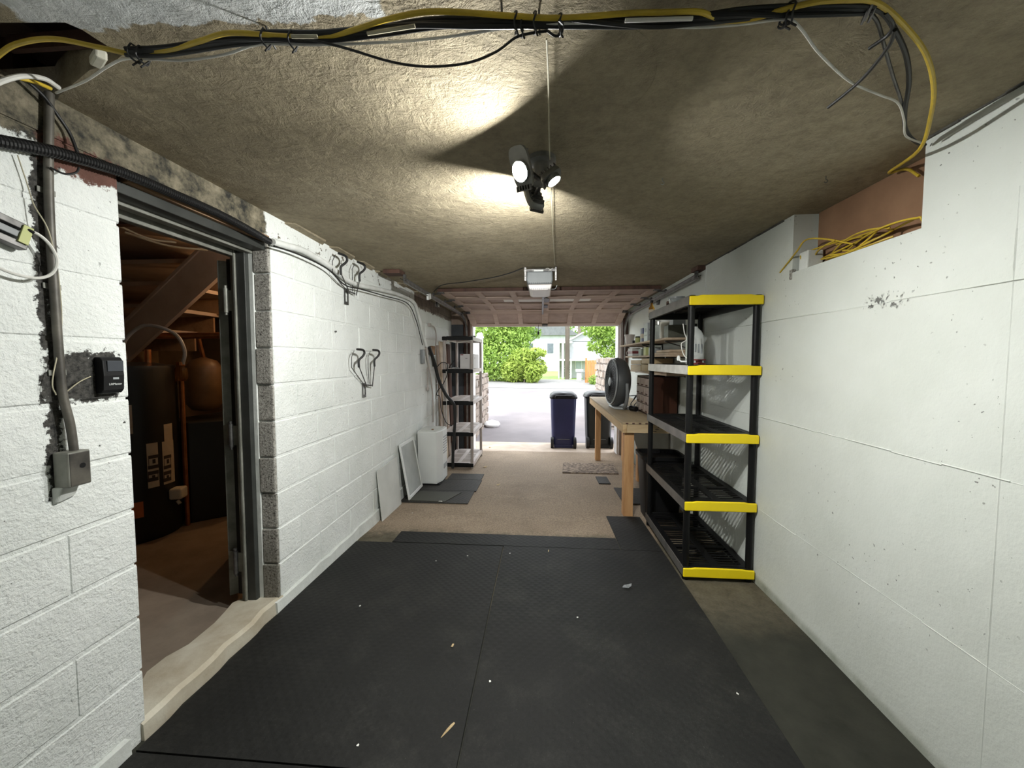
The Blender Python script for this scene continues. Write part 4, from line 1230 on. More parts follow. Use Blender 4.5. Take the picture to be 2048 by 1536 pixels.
tag(MB().tube(spl([Vector((-1.40, 5.10, 1.30)), Vector((-1.33, 5.11, 1.36)), Vector((-1.26, 5.12, 1.33)), Vector((-1.27, 5.12, 1.18)), Vector((-1.33, 5.11, 1.05)), Vector((-1.39, 5.10, 0.98)), Vector((-1.40, 5.09, 0.92)), Vector((-1.36, 5.09, 0.90)), Vector((-1.34, 5.09, 0.72)), Vector((-1.28, 5.10, 0.55)), Vector((-1.20, 5.11, 0.50))], 6), 0.0055, 7)
    .build('charger_cable', M['blackrub'], smooth=True), 'looped black charger cord hanging at the far left rack', 'cable')
tag(MB().tube(spl([Vector((-1.285, 5.155, 1.24)), Vector((-1.285, 5.150, 0.9)), Vector((-1.283, 5.150, 0.55)), Vector((-1.29, 5.15, 0.42))], 6), 0.005, 7)
    .build('white_flex', M['white_cable'], smooth=True), 'straight white cord hanging down the far left rack', 'cable')

# plug sockets and leads on the wall above the far rack
ob = thing('wall_outlet', 'small socket with hanging taupe leads on the left wall', 'outlet', (XW, 5.0, 1.60))
MB().box(XW, XW + 0.03, 4.94, 5.02, 1.83, 1.875).build('plug', M['taupe'], ob, bevel=0.006)
MB().tube(spl([(XW + .02, 5.02, 1.85), (XW + .03, 5.16, 1.83), (XW + .03, 5.24, 1.74), (XW + .03, 5.22, 1.62), (XW + .03, 5.12, 1.52)], 6), 0.008, 8).build('lead', M['taupe'], ob, smooth=True)
MB().box(XW, XW + 0.05, 5.02, 5.12, 1.46, 1.58).build('adapter', M['lintel_wood'], ob, bevel=0.008)
MB().tube(spl([(XW + .02, 4.99, 1.55), (XW + .03, 5.03, 1.40), (XW + .03, 5.08, 1.31)], 6), 0.012, 8).build('lead', M['zinc_dk'], ob, smooth=True)
mb = MB().box(XW, XW + 0.035, 4.62, 4.70, 1.35, 1.52)
tag(mb.build('grey_switch', M['grey_pl'], bevel=0.006), 'slim dark grey switch box on the left wall near the far rack', 'switch')
mb = MB().tube(spl([(XW + .02, 4.84, 1.30), (XW + .02, 4.86, 1.10), (XW + .02, 4.84, 1.05)]), 0.006, 7).lathe([(0.008, 0.03), (0.02, 0.0), (0.016, -0.03)], (XW + .022, 4.84, 1.03), 10)
tag(mb.build('hanging_plug', M['taupe'], smooth=True), 'small taupe plug dangling on the left wall', 'plug')


# folding bicycle hooks
def bike_hook(label, yc, zp, tips, outx):
    """tips: ((y,z),(y,z)) of the two black hook ends"""
    h = thing('bike_hook', label, 'hook', (XW, yc, zp), 'bicycle hooks on the left wall')
    pl_ = MB()
    pl_.box(XW, XW + 0.006, yc - 0.028, yc - 0.018, zp, zp + 0.12).box(XW, XW + 0.006, yc + 0.018, yc + 0.028, zp, zp + 0.12)
    pl_.box(XW, XW + 0.006, yc - 0.018, yc + 0.018, zp, zp + 0.022).box(XW, XW + 0.006, yc - 0.018, yc + 0.018, zp + 0.09, zp + 0.12)
    pl_.build('plate', M['zinc_dk'], h)
    MB().tube([(XW + 0.012, yc - 0.03, zp + 0.105), (XW + 0.03, yc + 0.08, zp + 0.095)], 0.006, 8).build('pivot', M['zinc_dk'], h, smooth=True)
    for k, (ty, tz) in enumerate(tips):
        by = yc - 0.03 + k * 0.10
        a = Vector((XW + 0.03, by + 0.03, zp + 0.085))
        knee = Vector((XW + outx * 0.75, ty + 0.015, tz - 0.12))
        MB().tube([a, a.lerp(knee, 0.5), knee], 0.0042, 8).build('wire', M['zinc_dk'], h, smooth=True)
        MB().tube([(XW + 0.016, by, zp + 0.11), (XW + outx * 0.35, ty - 0.03, tz - 0.13), (XW + outx * 0.45, ty - 0.045, tz - 0.05), (XW + outx * 0.55, ty - 0.02, tz)], 0.0030, 8).build('brace', M['zinc_dk'], h, smooth=True)
        sleeve = [knee - Vector((0, 0, 0.01)), knee + Vector((0, 0.002, 0.045)), Vector((XW + outx * 0.95, ty + 0.04, tz - 0.045)), Vector((XW + outx * 1.05, ty + 0.055, tz - 0.018)), Vector((XW + outx * 1.0, ty + 0.04, tz + 0.006)), Vector((XW + outx * 0.8, ty - 0.02, tz + 0.010))]
        MB().tube(spl(sleeve, 6), 0.0085, 10).build('sleeve', M['blackrub'], h, smooth=True)


bike_hook('wire bicycle hook with black sleeves high on the wall under the ceiling', 2.84, 1.815, ((2.63, 2.125), (2.91, 2.135)), 0.09)
bike_hook('wire bicycle hook with black sleeves lower on the wall nearer the garage door', 3.10, 1.085, ((2.87, 1.468), (3.15, 1.470)), 0.09)

# small holes and fixings: a screw left in the wall
mb = MB().cyl((XW, 2.67, 1.60), (XW + 0.012, 2.67, 1.60), 0.006, n=8)
tag(mb.build('wall_screw', M['zinc_dk']), 'dark screw left in the painted block wall', 'screw')

# leaning white board, framed screen
mb = MB().hexa([(-1.425, 3.30, fz(3.3)), (-1.418, 3.30, fz(3.3)), (-1.412, 3.76, fz(3.76)), (-1.419, 3.76, fz(3.76))],
               [(-1.468, 3.30, 0.40), (-1.461, 3.30, 0.40), (-1.455, 3.76, 0.415), (-1.462, 3.76, 0.415)])
tag(mb.build('white_board', M['offwhite'], bevel=0.001), 'plain white board leaning against the left wall', 'board')
sc = thing('window_screen', 'white framed window screen leaning beside the white board', 'screen', (-1.40, 4.03, fz(4.0)))


def leanq(y0, y1, z0, z1, xin=0.0):
    def X(z): return -1.36 + (-1.462 + 1.36) * ((z + 0.07) / 0.60) + xin
    return [(X(z0), y0, z0), (X(z0), y1, z0), (X(z1), y1, z1), (X(z1), y0, z1)]


def lean_bar(y0, y1, z0, z1, th, off=0.0):
    q = leanq(y0, y1, z0, z1, off)
    return MB().hexa([q[0], q[1], (q[1][0] + th, q[1][1], q[1][2]), (q[0][0] + th, q[0][1], q[0][2])], [q[3], q[2], (q[2][0] + th, q[2][1], q[2][2]), (q[3][0] + th, q[3][1], q[3][2])])


Z0 = fz(3.82) + 0.0195
lean_bar(3.82, 3.85, Z0, 0.52, 0.014).build('frame_bar', M['white'], sc, bevel=0.002)
lean_bar(4.24, 4.27, Z0, 0.52, 0.014).build('frame_bar', M['white'], sc, bevel=0.002)
lean_bar(3.85, 4.24, Z0, Z0 + 0.03, 0.014).build('frame_bar', M['white'], sc, bevel=0.002)
lean_bar(3.85, 4.24, 0.49, 0.52, 0.014).build('frame_bar', M['white'], sc, bevel=0.002)
lean_bar(3.85, 4.24, Z0 + 0.03, 0.49, 0.002, 0.006).build('mesh_panel', pm('grey_screen_mesh', (0.42, 0.44, 0.42), (0.34, 0.355, 0.34), 5, 0.7), sc)
mb = MB().box(LX + 0.004, LX + 0.025, 4.30, 4.345, fz(4.3), 0.46)
tag(mb.build('upright_board', M['grey_lt'], bevel=0.002), 'narrow grey panel standing behind the dehumidifier', 'panel')

# dehumidifier
dh = thing('dehumidifier', 'white dehumidifier cabinet standing on grey mats by the left wall', 'dehumidifier', (-1.31, 4.55, fz(4.5) + 0.013))
zb = fz(4.38) + 0.0125 + 0.0125
m_ = MB().prism([(-1.445, 4.38), (-1.215, 4.37), (-1.172, 4.50), (-1.172, 4.72), (-1.445, 4.72)], 'z', zb, zb + 0.62)
m_.build('cabinet', M['white'], dh, bevel=0.012, segs=3)
m_ = MB().prism([(-1.435, 4.39), (-1.225, 4.38), (-1.190, 4.50), (-1.190, 4.71), (-1.435, 4.71)], 'z', zb + 0.62, zb + 0.632)
m_.build('top_panel', M['offwhite'], dh, bevel=0.004)
MB().cyl((-1.28, 4.45, zb + 0.63), (-1.28, 4.45, zb + 0.640), 0.014, n=12).build('knob', M['lintel_wood'], dh)
for i in range(7):
    z = zb + 0.33 + i * 0.032
    MB().box(-1.173, -1.166, 4.53, 4.69, z, z + 0.012).build('louvre', M['grey_lt'], dh)
MB().box(-1.173, -1.167, 4.54, 4.68, zb + 0.14, zb + 0.20).build('tank_grip', M['grey_lt'], dh, bevel=0.003)
MB().box(-1.44, -1.18, 4.38, 4.71, zb - 0.012, zb).build('foot_plinth', M['black'], dh)


# ================================================================ PLASTIC SHELF RACKS
def rack(root, X0, X1, Y0, Y1, levels, zfloor, m_shelf, m_post, m_cap, m_cap2, th=0.058, sides=None):
    n = len(levels)
    for li, zt in enumerate(levels):
        z0, z1 = zt - th, zt
        s = MB()
        # rim
        s.box(X0 + 0.004, X0 + 0.022, Y0 + 0.03, Y1 - 0.03, z0, z1)
        s.box(X1 - 0.022, X1 - 0.004, Y0 + 0.03, Y1 - 0.03, z0, z1)
        s.box(X0 + 0.02, X1 - 0.02, Y0 + 0.012, Y0 + 0.03, z0, z1)
        s.box(X0 + 0.02, X1 - 0.02, Y1 - 0.03, Y1 - 0.004, z0, z1)
        # ledge and beams
        W_, L_ = X1 - X0, Y1 - Y0
        for fx in (0.06, 0.50, 0.94):
            w2 = 0.022 if fx != 0.5 else 0.026
            s.box(X0 + W_ * fx - w2, X0 + W_ * fx + w2, Y0 + 0.03, Y1 - 0.03, z1 - 0.014, z1 - 0.001)
        for fy in (0.06, 0.34, 0.66, 0.94):
            s.box(X0 + 0.022, X1 - 0.022, Y0 + L_ * fy - 0.016, Y0 + L_ * fy + 0.016, z1 - 0.016, z1 - 0.002)
        # ribs
        kx = int((L_ - 0.1) / 0.034)
        for i in range(kx):
            y = Y0 + 0.05 + i * 0.034
            s.box(X0 + 0.022, X1 - 0.022, y, y + 0.014, z1 - 0.0065, z1 - 0.0035)
        so = s.build('shelf', m_shelf, root)
        if sides: MB().box(X0 - 0.0015, X0 + 0.0045, Y0 + 0.012, Y1 - 0.012, z0 + 0.001, z1 + 0.0005).build('side_face', sides[li], so)  # side faces take a lighter tone than the shelf
        # corner sockets
        for cx in (X0, X1 - 0.045):
            for cy in (Y0, Y1 - 0.045):
                MB().box(cx + 0.002, cx + 0.043, cy + 0.004, cy + 0.043, z0 - 0.004, z1 + 0.004).build('corner_socket', m_post, so, bevel=0.008)
        # coloured end trim, dipping towards the corners
        for ye, cap in ((Y0, m_cap), (Y1, m_cap2)):
            sg = -1 if ye == Y0 else 1
            zz0, zz1 = z0 - 0.002, z1 + 0.003
            outl = [(X0, zz0), (X1, zz0), (X1, zz1 - 0.006), (X1 - 0.05, zz1 - 0.005), (X1 - 0.075, zz1), (X0 + 0.075, zz1), (X0 + 0.05, zz1 - 0.005), (X0, zz1 - 0.006)]
            a, b = (ye - 0.006, ye + 0.010) if sg < 0 else (ye - 0.010, ye + 0.006)
            MB().prism(outl, 'y', a, b).build('end_trim', cap, so, bevel=0.006, segs=3)
    for cx in (X0 + 0.024, X1 - 0.024):
        for cy in (Y0 + 0.030, Y1 - 0.030):
            m_ = MB()
            zs = [zfloor] + list(reversed([z for z in levels]))
            p = MB()
            p.lathe([(0.0205, zfloor), (0.0205, levels[0] - 0.01)], (cx, cy, 0), 14)
            p.build('post', m_post, root, smooth=True)


LV = [1.800, 1.362, 0.928, 0.490, 0.052]
rk = thing('shelf_rack', 'black plastic five shelf rack with yellow end trims by the right wall', 'shelf rack', (1.148, 2.96, fz(2.9)))
rack(rk, 0.925, 1.368, 2.505, 3.42, LV, fz(2.95), M['black_rack'], M['black_rack'], M['yellow'], M['black_rack'], 0.058, [M['greyish'], M['chalky'], M['greyish'], M['greyish'], M['greyish']])
LV2 = [1.715, 1.268, 0.828, 0.395, -0.035]
rk2 = thing('shelf_rack', 'pale plastic five shelf rack with black end trims beside the garage door', 'shelf rack', (-1.14, 5.65, fz(5.6)))
rack(rk2, -1.352, -0.925, 5.20, 6.05, LV2, fz(5.8), M['taupe_lt'], M['taupe'], M['black_rack'], M['taupe_lt'], 0.052)

# ================================================================ MATS ON THE FLOOR
def mat_slab(name, x0, x1, y0, y1, label, m=None, th=0.012, cat='mat', group=None, skew=0.0):
    n = max(2, int((y1 - y0) / 0.3) + 1)
    mb = MB()
    prev = None
    for i in range(n + 1):
        y = y0 + (y1 - y0) * i / n
        s = skew * i / n
        cur = [(x0 + s, y, fz(y) + 0.001), (x1 + s, y, fz(y) + 0.001), (x1 + s, y, fz(y) + th), (x0 + s, y, fz(y) + th)]
        if prev: mb.add(prev + cur, [(0, 1, 5, 4), (1, 2, 6, 5), (2, 3, 7, 6), (3, 0, 4, 7)])
        else: mb.add(cur, [(3, 2, 1, 0)])
        prev = cur
    mb.add(prev, [(0, 1, 2, 3)])
    return tag(mb.build(name, m or M['rubber'], bevel=0.0025), label, cat, group)


G = 'black rubber mats covering the garage floor'
mat_slab('rubber_mat', -1.452, -0.286, 1.212, 2.875, 'large black rubber floor mat beside the basement doorway', group=G)
mat_slab('rubber_mat', -0.281, 0.916, 1.212, 2.882, 'large black rubber floor mat in the middle of the garage before the rack', group=G)
mat_slab('rubber_mat', -1.452, -0.286, -0.60, 1.205, 'black rubber mat in the near left corner of the floor', group=G)
mat_slab('rubber_mat', -0.281, 0.935, -0.60, 1.207, 'black rubber mat at the middle bottom edge of the floor', group=G)
mat_slab('rubber_mat', -1.165, 0.606, 2.888, 3.086, 'narrow black rubber strip across the garage beyond the big mats', group=G)
mat_slab('rubber_mat', 0.612, 0.916, 2.888, 3.565, 'short black rubber mat beside the foot of the rack', group=G)
GG = 'worn grey mats on the concrete'
mat_slab('grey_mat', -1.448, -0.738, 3.80, 4.195, 'nearest worn grey mat by the left wall under the screen', M['rubber_grey'], group=GG)
mat_slab('grey_mat', -1.440, -0.720, 4.203, 4.63, 'worn grey mat under the dehumidifier', M['rubber_grey'], group=GG)
mat_slab('grey_mat', -1.160, -0.735, 4.638, 4.91, 'farthest worn grey mat before the pale rack', M['rubber_grey'], group=GG)
mb = MB().hexa([(-1.40, 3.83, fz(3.83) + 0.0125), (-0.98, 3.815, fz(3.82) + 0.0125), (-0.87, 4.12, fz(4.1) + 0.0125), (-1.34, 4.13, fz(4.1) + 0.0125)],
               [(-1.40, 3.83, fz(3.83) + 0.018), (-0.98, 3.815, fz(3.82) + 0.018), (-0.87, 4.12, fz(4.1) + 0.018), (-1.34, 4.13, fz(4.1) + 0.018)])
tag(mb.build('loose_tile', pm('olive_tile', (0.060, 0.060, 0.045), (0.045, 0.044, 0.033), 4, 0.6)), 'olive tile lying loose on the nearest grey mat', 'tile')
mat_slab('grey_mat', 0.845, 1.30, 3.93, 4.46, 'worn grey mat under the workbench behind its near leg', M['rubber_grey'], group=GG)
mat_slab('grey_mat', 0.70, 0.84, 4.62, 4.92, 'small mauve grey mat offcut before the doormat', M['rubber_grey'], group=GG)
mat_slab('door_mat', 0.29, 1.02, 5.08, 5.62, 'patterned brown doormat beside the workbench', M['doormat'], 0.014, 'mat', None, 0.04)

# ================================================================ THINGS ON THE RIGHT SIDE
# dish, jug, cord and coil on the black rack
z = LV[0] + 0.002
gd = thing('glass_dish', 'clear glass dish with dark lid on top of the black rack', 'dish', (1.0, 2.96, z))
MB().lathe([(0.040, 0.0), (0.050, 0.01), (0.055, 0.045), (0.050, 0.045), (0.046, 0.012), (0.03, 0.006)], (1.0, 2.96, z), 24).build('bowl', M['glass'], gd, smooth=True)
MB().lathe([(0.058, 0.046), (0.060, 0.052), (0.058, 0.058), (0.01, 0.060)], (1.0, 2.96, z), 24).build('lid', M['grey_pl'], gd, smooth=True)
MB().cyl((0.955, 3.02, z + 0.03), (0.985, 3.12, z + 0.012), 0.010, n=10).build('dark_handle', M['stud_dk'], gd)
z = LV[1] + 0.004
jg = thing('jug', 'white plastic jug standing on the second rack shelf', 'jug', (1.175, 3.06, z))
m_ = MB()
prof = [(1.00, 0.0), (1.04, 0.012), (1.04, 0.185), (0.98, 0.215), (0.70, 0.250), (0.36, 0.270), (0.30, 0.284)]
ring = []
for s_, h_ in prof:
    r_ = []
    for k in range(20):
        t = 2 * math.pi * k / 20
        ct, st_ = math.cos(t), math.sin(t)
        r_.append(Vector((1.175 + math.copysign(abs(ct) ** 0.5, ct) * 0.050 * s_, 3.06 + math.copysign(abs(st_) ** 0.5, st_) * 0.075 * s_, z + h_)))
    ring.append(r_)
m_.add([p for r_ in ring for p in r_], [(i * 20 + j, i * 20 + (j + 1) % 20, (i + 1) * 20 + (j + 1) % 20, (i + 1) * 20 + j) for i in range(len(prof) - 1) for j in range(20)] + [tuple(range(19, -1, -1)), tuple(range((len(prof) - 1) * 20, len(prof) * 20))])
m_.build('body', M['jug'], jg, smooth=True)
MB().lathe([(0.014, 0.0), (0.014, 0.022), (0.004, 0.024)], (1.175, 3.06, z + 0.284), 14).build('cap', M['black'], jg, smooth=True)
for k in range(3):
    MB().box(1.146 + k * 0.022, 1.158 + k * 0.022, 2.980, 2.983, z + 0.09 - k * 0.006, z + 0.15).build('grip_groove', M['grey_lt'], jg, bevel=0.001)
cr = thing('extension_reel', 'dark red cord reel with a white plug on the second rack shelf', 'cord', (1.06, 2.64, z))
MB().lathe([(0.010, 0.0), (0.042, 0.0), (0.042, 0.010), (0.020, 0.012), (0.020, 0.026), (0.042, 0.028), (0.042, 0.036), (0.01, 0.036)], (1.06, 2.68, z), 20).build('spool', M['red'], cr, smooth=True)
MB().tube(spl([(1.03, 2.70, z + 0.02), (0.985, 2.74, z + 0.06), (0.970, 2.76, z + 0.14), (1.0, 2.75, z + 0.17), (0.985, 2.75, z + 0.22), (0.975, 2.75, z + 0.28)], 6), 0.0034, 8).build('white_lead', M['white_cable'], cr, smooth=True)
MB().tube([(1.02, 2.68, z + 0.020), (0.965, 2.74, z + 0.020), (0.955, 2.75, z + 0.032)], 0.006, 8).build('white_plug', M['white'], cr, smooth=True)
MB().lathe([(0.010, 0.0), (0.012, 0.02), (0.006, 0.035)], (0.952, 2.755, z + 0.026), 10).build('plug_tip', M['white'], cr, smooth=True)

# workbench
BTOP = 0.828
wb = thing('workbench', 'raw wooden workbench along the right wall', 'workbench', (1.04, 4.75, fz(4.75)))
BX0, BX1, BY0, BY1 = 0.745, 1.350, 3.56, 5.98
for k in range(4):
    w = (BX1 - BX0) / 4
    MB().box(BX0 + k * w + 0.001, BX0 + (k + 1) * w - 0.001, BY0, BY1, BTOP - 0.022, BTOP).build('top_board', M['bench_top'], wb, bevel=0.002)
MB().box(BX0 + 0.004, BX0 + 0.042, BY0 + 0.004, BY1 - 0.004, BTOP - 0.10, BTOP - 0.023).build('side_rail', M['pine'], wb, bevel=0.003)
MB().box(BX1 - 0.042, BX1 - 0.004, BY0 + 0.004, BY1 - 0.004, BTOP - 0.10, BTOP - 0.023).build('side_rail', M['pine'], wb, bevel=0.003)
MB().box(BX0 + 0.043, BX1 - 0.043, BY0 + 0.004, BY0 + 0.042, BTOP - 0.10, BTOP - 0.023).build('end_rail', M['pine_x'], wb, bevel=0.003)
MB().box(BX0 + 0.043, BX1 - 0.043, BY1 - 0.042, BY1 - 0.004, BTOP - 0.10, BTOP - 0.023).build('end_rail', M['pine_x'], wb, bevel=0.003)
for k in range(9):
    x = BX0 + 0.03 + k * 0.058
    MB().box(x, x + 0.022, BY0 - 0.0015, BY0 + 0.002, BTOP - 0.018, BTOP - 0.006).build('saw_notch', M['stud_dk'], wb)
for (lx, ly, ex) in ((BX0 + 0.030, BY0 + 0.045, 0.088), (BX1 - 0.165, BY0 + 1.20, 0.088), (BX0 + 0.085, BY1 - 0.135, 0.075), (BX1 - 0.12, BY1 - 0.135, 0.088)):
    MB().box(lx, lx + ex, ly, ly + 0.088, fz(ly), BTOP - 0.023 - (0.0 if lx > BX0 + 0.05 else 0.0)).build('leg', M['pine_z'], wb, bevel=0.003)
for k in range(3):
    MB().box(1.02 + 0.02 * k, 1.05 + 0.02 * k, BY0 + 0.0025, BY0 + 0.0045, BTOP - 0.085 + 0.02 * k, BTOP - 0.080 + 0.02 * k).build('stamp_mark', M['ink'], wb)

# big round floor fan standing on the bench
fc = Vector((0.925, 4.60, 1.135))
fan = thing('fan', 'large grey round fan standing on the workbench', 'fan', (0.93, 4.6, BTOP))
ax = Vector((-0.985, -0.075, 0.05)).normalized()
MB().lathe([(0.250, 0.10), (0.275, 0.088), (0.285, 0.05), (0.280, 0.01), (0.255, -0.04), (0.19, -0.075), (0.06, -0.085)], fc, 40, ax).build('shroud', pm('charcoal_fan_plastic', (0.085, 0.090, 0.094), (0.068, 0.072, 0.076), 4, 0.42), fan, smooth=True)
u_ = ax.cross(Vector((0, 0, 1))).normalized()
w_ = u_.cross(ax)
rim = [fc + ax * 0.105 + (u_ * math.cos(t) + w_ * math.sin(t)) * 0.262 for t in [2 * math.pi * i / 44 for i in range(45)]]
MB().tube(rim, 0.009, 8, False).build('rim', M['grey_lt'], fan, smooth=True)
gm = MB()
for i in range(7):
    rr = 0.07 + i * 0.028
    gm.tube([fc + ax * (0.112 - 0.0) + (u_ * math.cos(t) + w_ * math.sin(t)) * rr for t in [2 * math.pi * q / 30 for q in range(31)]], 0.0025, 5, False)
for i in range(36):
    t = 2 * math.pi * i / 36
    d1 = (u_ * math.cos(t) + w_ * math.sin(t))
    t2 = t + 0.35
    d2 = (u_ * math.cos(t2) + w_ * math.sin(t2))
    gm.tube([fc + ax * 0.116 + d1 * 0.05, fc + ax * 0.116 + (d1 + d2).normalized() * 0.15, fc + ax * 0.108 + d2 * 0.255], 0.0024, 5)
gm.build('grille', M['black'], fan, kind='stuff')
MB().lathe([(0.245, 0.098), (0.245, 0.095)], fc, 30, ax).build('dark_inside', M['taupe'] if False else pm('brown_fan_inside', (0.070, 0.055, 0.045), (0.045, 0.036, 0.03), 30, 0.8), fan)  # dark brown disc closing the fan behind its grille
MB().lathe([(0.052, 0.112), (0.050, 0.122), (0.035, 0.128), (0.004, 0.130)], fc, 24, ax).build('hub', M['grey_lt'], fan, smooth=True)
for sgn in (1, -1):
    foot = fc + u_ * sgn * 0.17 + Vector((0.0, 0.0, 0.0))
    pth = [fc + u_ * sgn * 0.287 + ax * 0.0, fc + u_ * sgn * 0.30 + Vector((0, 0, -0.13)), Vector((fc.x + u_.x * sgn * 0.24, fc.y + u_.y * sgn * 0.24, BTOP + 0.06)), Vector((fc.x + u_.x * sgn * 0.16, fc.y + u_.y * sgn * 0.16, BTOP + 0.018))]
    MB().tube(spl(pth, 5), [0.020] * 15 + [0.020], 10).build('yoke_arm', M['grey_pl'], fan, smooth=True)
bf = Vector((fc.x, fc.y, BTOP))
MB().prism([(bf.x + u_.x * a + ax.x * b, bf.y + u_.y * a + ax.y * b) for a, b in ((-0.17, -0.09), (0.17, -0.09), (0.19, 0.02), (0.12, 0.10), (-0.12, 0.10), (-0.19, 0.02))], 'z', BTOP + 0.0015, BTOP + 0.028).build('foot', M['grey_lt'], fan, bevel=0.010, segs=3)
MB().tube(spl([fc - ax * 0.10 + Vector((0, 0, -0.16)), Vector((1.10, 4.52, 0.98)), Vector((1.02, 4.44, 0.90)), Vector((1.04, 4.42, 0.85))], 6), 0.005, 7).build('power_cord', M['blackrub'], fan, smooth=True)
tr = MB().cyl((1.0, 4.36, BTOP + 0.032), (1.04, 4.27, BTOP + 0.032), 0.03, 0.028, 16)
tag(tr.build('black_torch', M['black'], bevel=0.004), 'short black cylinder lying on the workbench behind the fan', 'torch')
tag(MB().tube(spl([(1.05, 4.47, BTOP + 0.10), (1.09, 4.49, BTOP + 0.16), (1.12, 4.52, BTOP + 0.10), (1.08, 4.54, BTOP + 0.04), (1.13, 4.57, BTOP + 0.008)], 6), 0.0055, 7).build('curled_cable', M['blackrub'], smooth=True), 'loose black cord curled beside the drawer cabinet', 'cable')

# drawer cabinet
dc = thing('drawer_cabinet', 'dark brown cabinet of little drawers on the workbench', 'drawer cabinet', (1.20, 4.16, BTOP))
CX0, CX1, CY0, CY1, CZ0, CZ1 = 1.075, 1.345, 3.90, 4.44, BTOP + 0.002, 1.226
MB().box(CX0 + 0.012, CX1, CY0, CY0 + 0.018, CZ0, CZ1).build('side_panel', M['mahog'], dc, bevel=0.002)
MB().box(CX0 + 0.012, CX1, CY1 - 0.018, CY1, CZ0, CZ1).build('side_panel', M['mahog'], dc, bevel=0.002)
MB().box(CX0 + 0.012, CX1, CY0 + 0.018, CY1 - 0.018, CZ1 - 0.016, CZ1).build('top_panel', M['mahog'], dc, bevel=0.002)
MB().box(CX0 + 0.012, CX1, CY0 + 0.018, CY1 - 0.018, CZ0, CZ0 + 0.02).build('base_panel', M['mahog'], dc, bevel=0.002)
MB().box(CX1 - 0.01, CX1 - 0.002, CY0 + 0.018, CY1 - 0.018, CZ0 + 0.02, CZ1 - 0.016).build('back_panel', M['mahog'], dc)
for r_ in range(4):
    for c_ in range(3):
        y0 = CY0 + 0.022 + c_ * 0.168
        z0 = CZ0 + 0.022 + r_ * 0.0895
        d_ = MB().box(CX0, CX0 + 0.20, y0, y0 + 0.160, z0, z0 + 0.083).build('drawer', M['drawer'], dc, bevel=0.003)
        MB().box(CX0 - 0.010, CX0, y0 + 0.055, y0 + 0.105, z0 + 0.008, z0 + 0.020).build('pull', M['stud_dk'], d_, bevel=0.003)

# wall shelves with brackets and everything on them
def wall_shelf(label, x0, y0, y1, z, m, th=0.019, brace=True):
    s = thing('bracket_shelf', label, 'shelf', (1.24, (y0 + y1) / 2, z - th))
    MB().box(x0, RX - 0.004, y0, y1, z - th, z).build('board', m, s, bevel=0.002)
    n = max(2, int((y1 - y0) / 0.75) + 1)
    for i in range(n):
        y = y0 + 0.18 + (y1 - y0 - 0.36) * i / (n - 1)
        b = MB().box(RX - 0.012, RX - 0.003, y - 0.01, y + 0.01, z - th - (0.078 if brace else 0.02), z - th - 0.001)
        b.box(x0 + 0.05, RX - 0.012, y - 0.008, y + 0.008, z - th - 0.012, z - th - 0.001)
        b = b.build('bracket', M['zinc_dk'], s)
        if brace: MB().tube([(x0 + 0.06, y, z - th - 0.012), (RX - 0.012, y, z - th - 0.074)], 0.006, 6).build('brace', M['zinc_dk'], b)
    return s


wall_shelf('uppermost wooden wall shelf holding jars and boxes', 1.095, 3.50, 5.50, 1.594, M['shelf_wood'])
wall_shelf('middle wooden wall shelf with a red box at its far end', 1.13, 3.58, 5.28, 1.444, M['shelf_wood'], brace=False)
wall_shelf('lowest wooden wall shelf carrying wooden crates', 1.14, 3.60, 5.15, 1.268, M['shelf_wood'], brace=False)


def place(px_, X): return on_x(px_, 700, X).y


S1, S2, S3 = 1.5945, 1.4445, 1.2685
# white bucket
yb = 5.36
bk = thing('bucket', 'white tapered bucket at the far end of the upper wall shelf', 'bucket', (1.20, yb, S1))
MB().lathe([(0.050, 0.001), (0.064, 0.125), (0.070, 0.127), (0.070, 0.142), (0.062, 0.142), (0.045, 0.01)], (1.20, yb, S1), 24).build('pail', M['taupe_lt'], bk, smooth=True)
MB().tube([(1.20 + 0.071 * math.cos(t), yb, S1 + 0.125 - 0.05 * math.sin(t)) for t in [math.pi * i / 14 for i in range(15)]], 0.002, 5).build('bail', M['zinc'], bk, smooth=True)
# little tubs
def tub(name, label, x, y, z, r, h, mb_, ml, cat='jar', lid=0.2):
    t = thing(name, label, cat, (x, y, z))
    MB().lathe([(r * 0.94, 0.0005), (r, 0.006), (r, h * (1 - lid)), (r * 0.86, h * (1 - lid) + 0.004)], (x, y, z), 20).build('body', mb_, t, smooth=True)
    MB().lathe([(r * 0.92, h * (1 - lid) + 0.002), (r * 0.92, h - 0.003), (r * 0.8, h)], (x, y, z), 20).build('lid', ml, t, smooth=True)
    return t


def carton(name, label, x, y, z, sx_, sy_, h, m1, cat='box', rot=0.0, band=None):
    t = thing(name, label, cat, (x, y, z))
    rm = rotz(rot)
    MB().obox((x, y, z + h / 2 + 0.0005), (sx_ / 2, sy_ / 2, h / 2), rm).build('body', m1, t, bevel=0.0025)
    if band: MB().obox(Vector((x, y, z + h * 0.45)), (sx_ / 2 + 0.0012, sy_ / 2 + 0.0012, h * 0.16), rm).build('label_band', band, t)
    return t


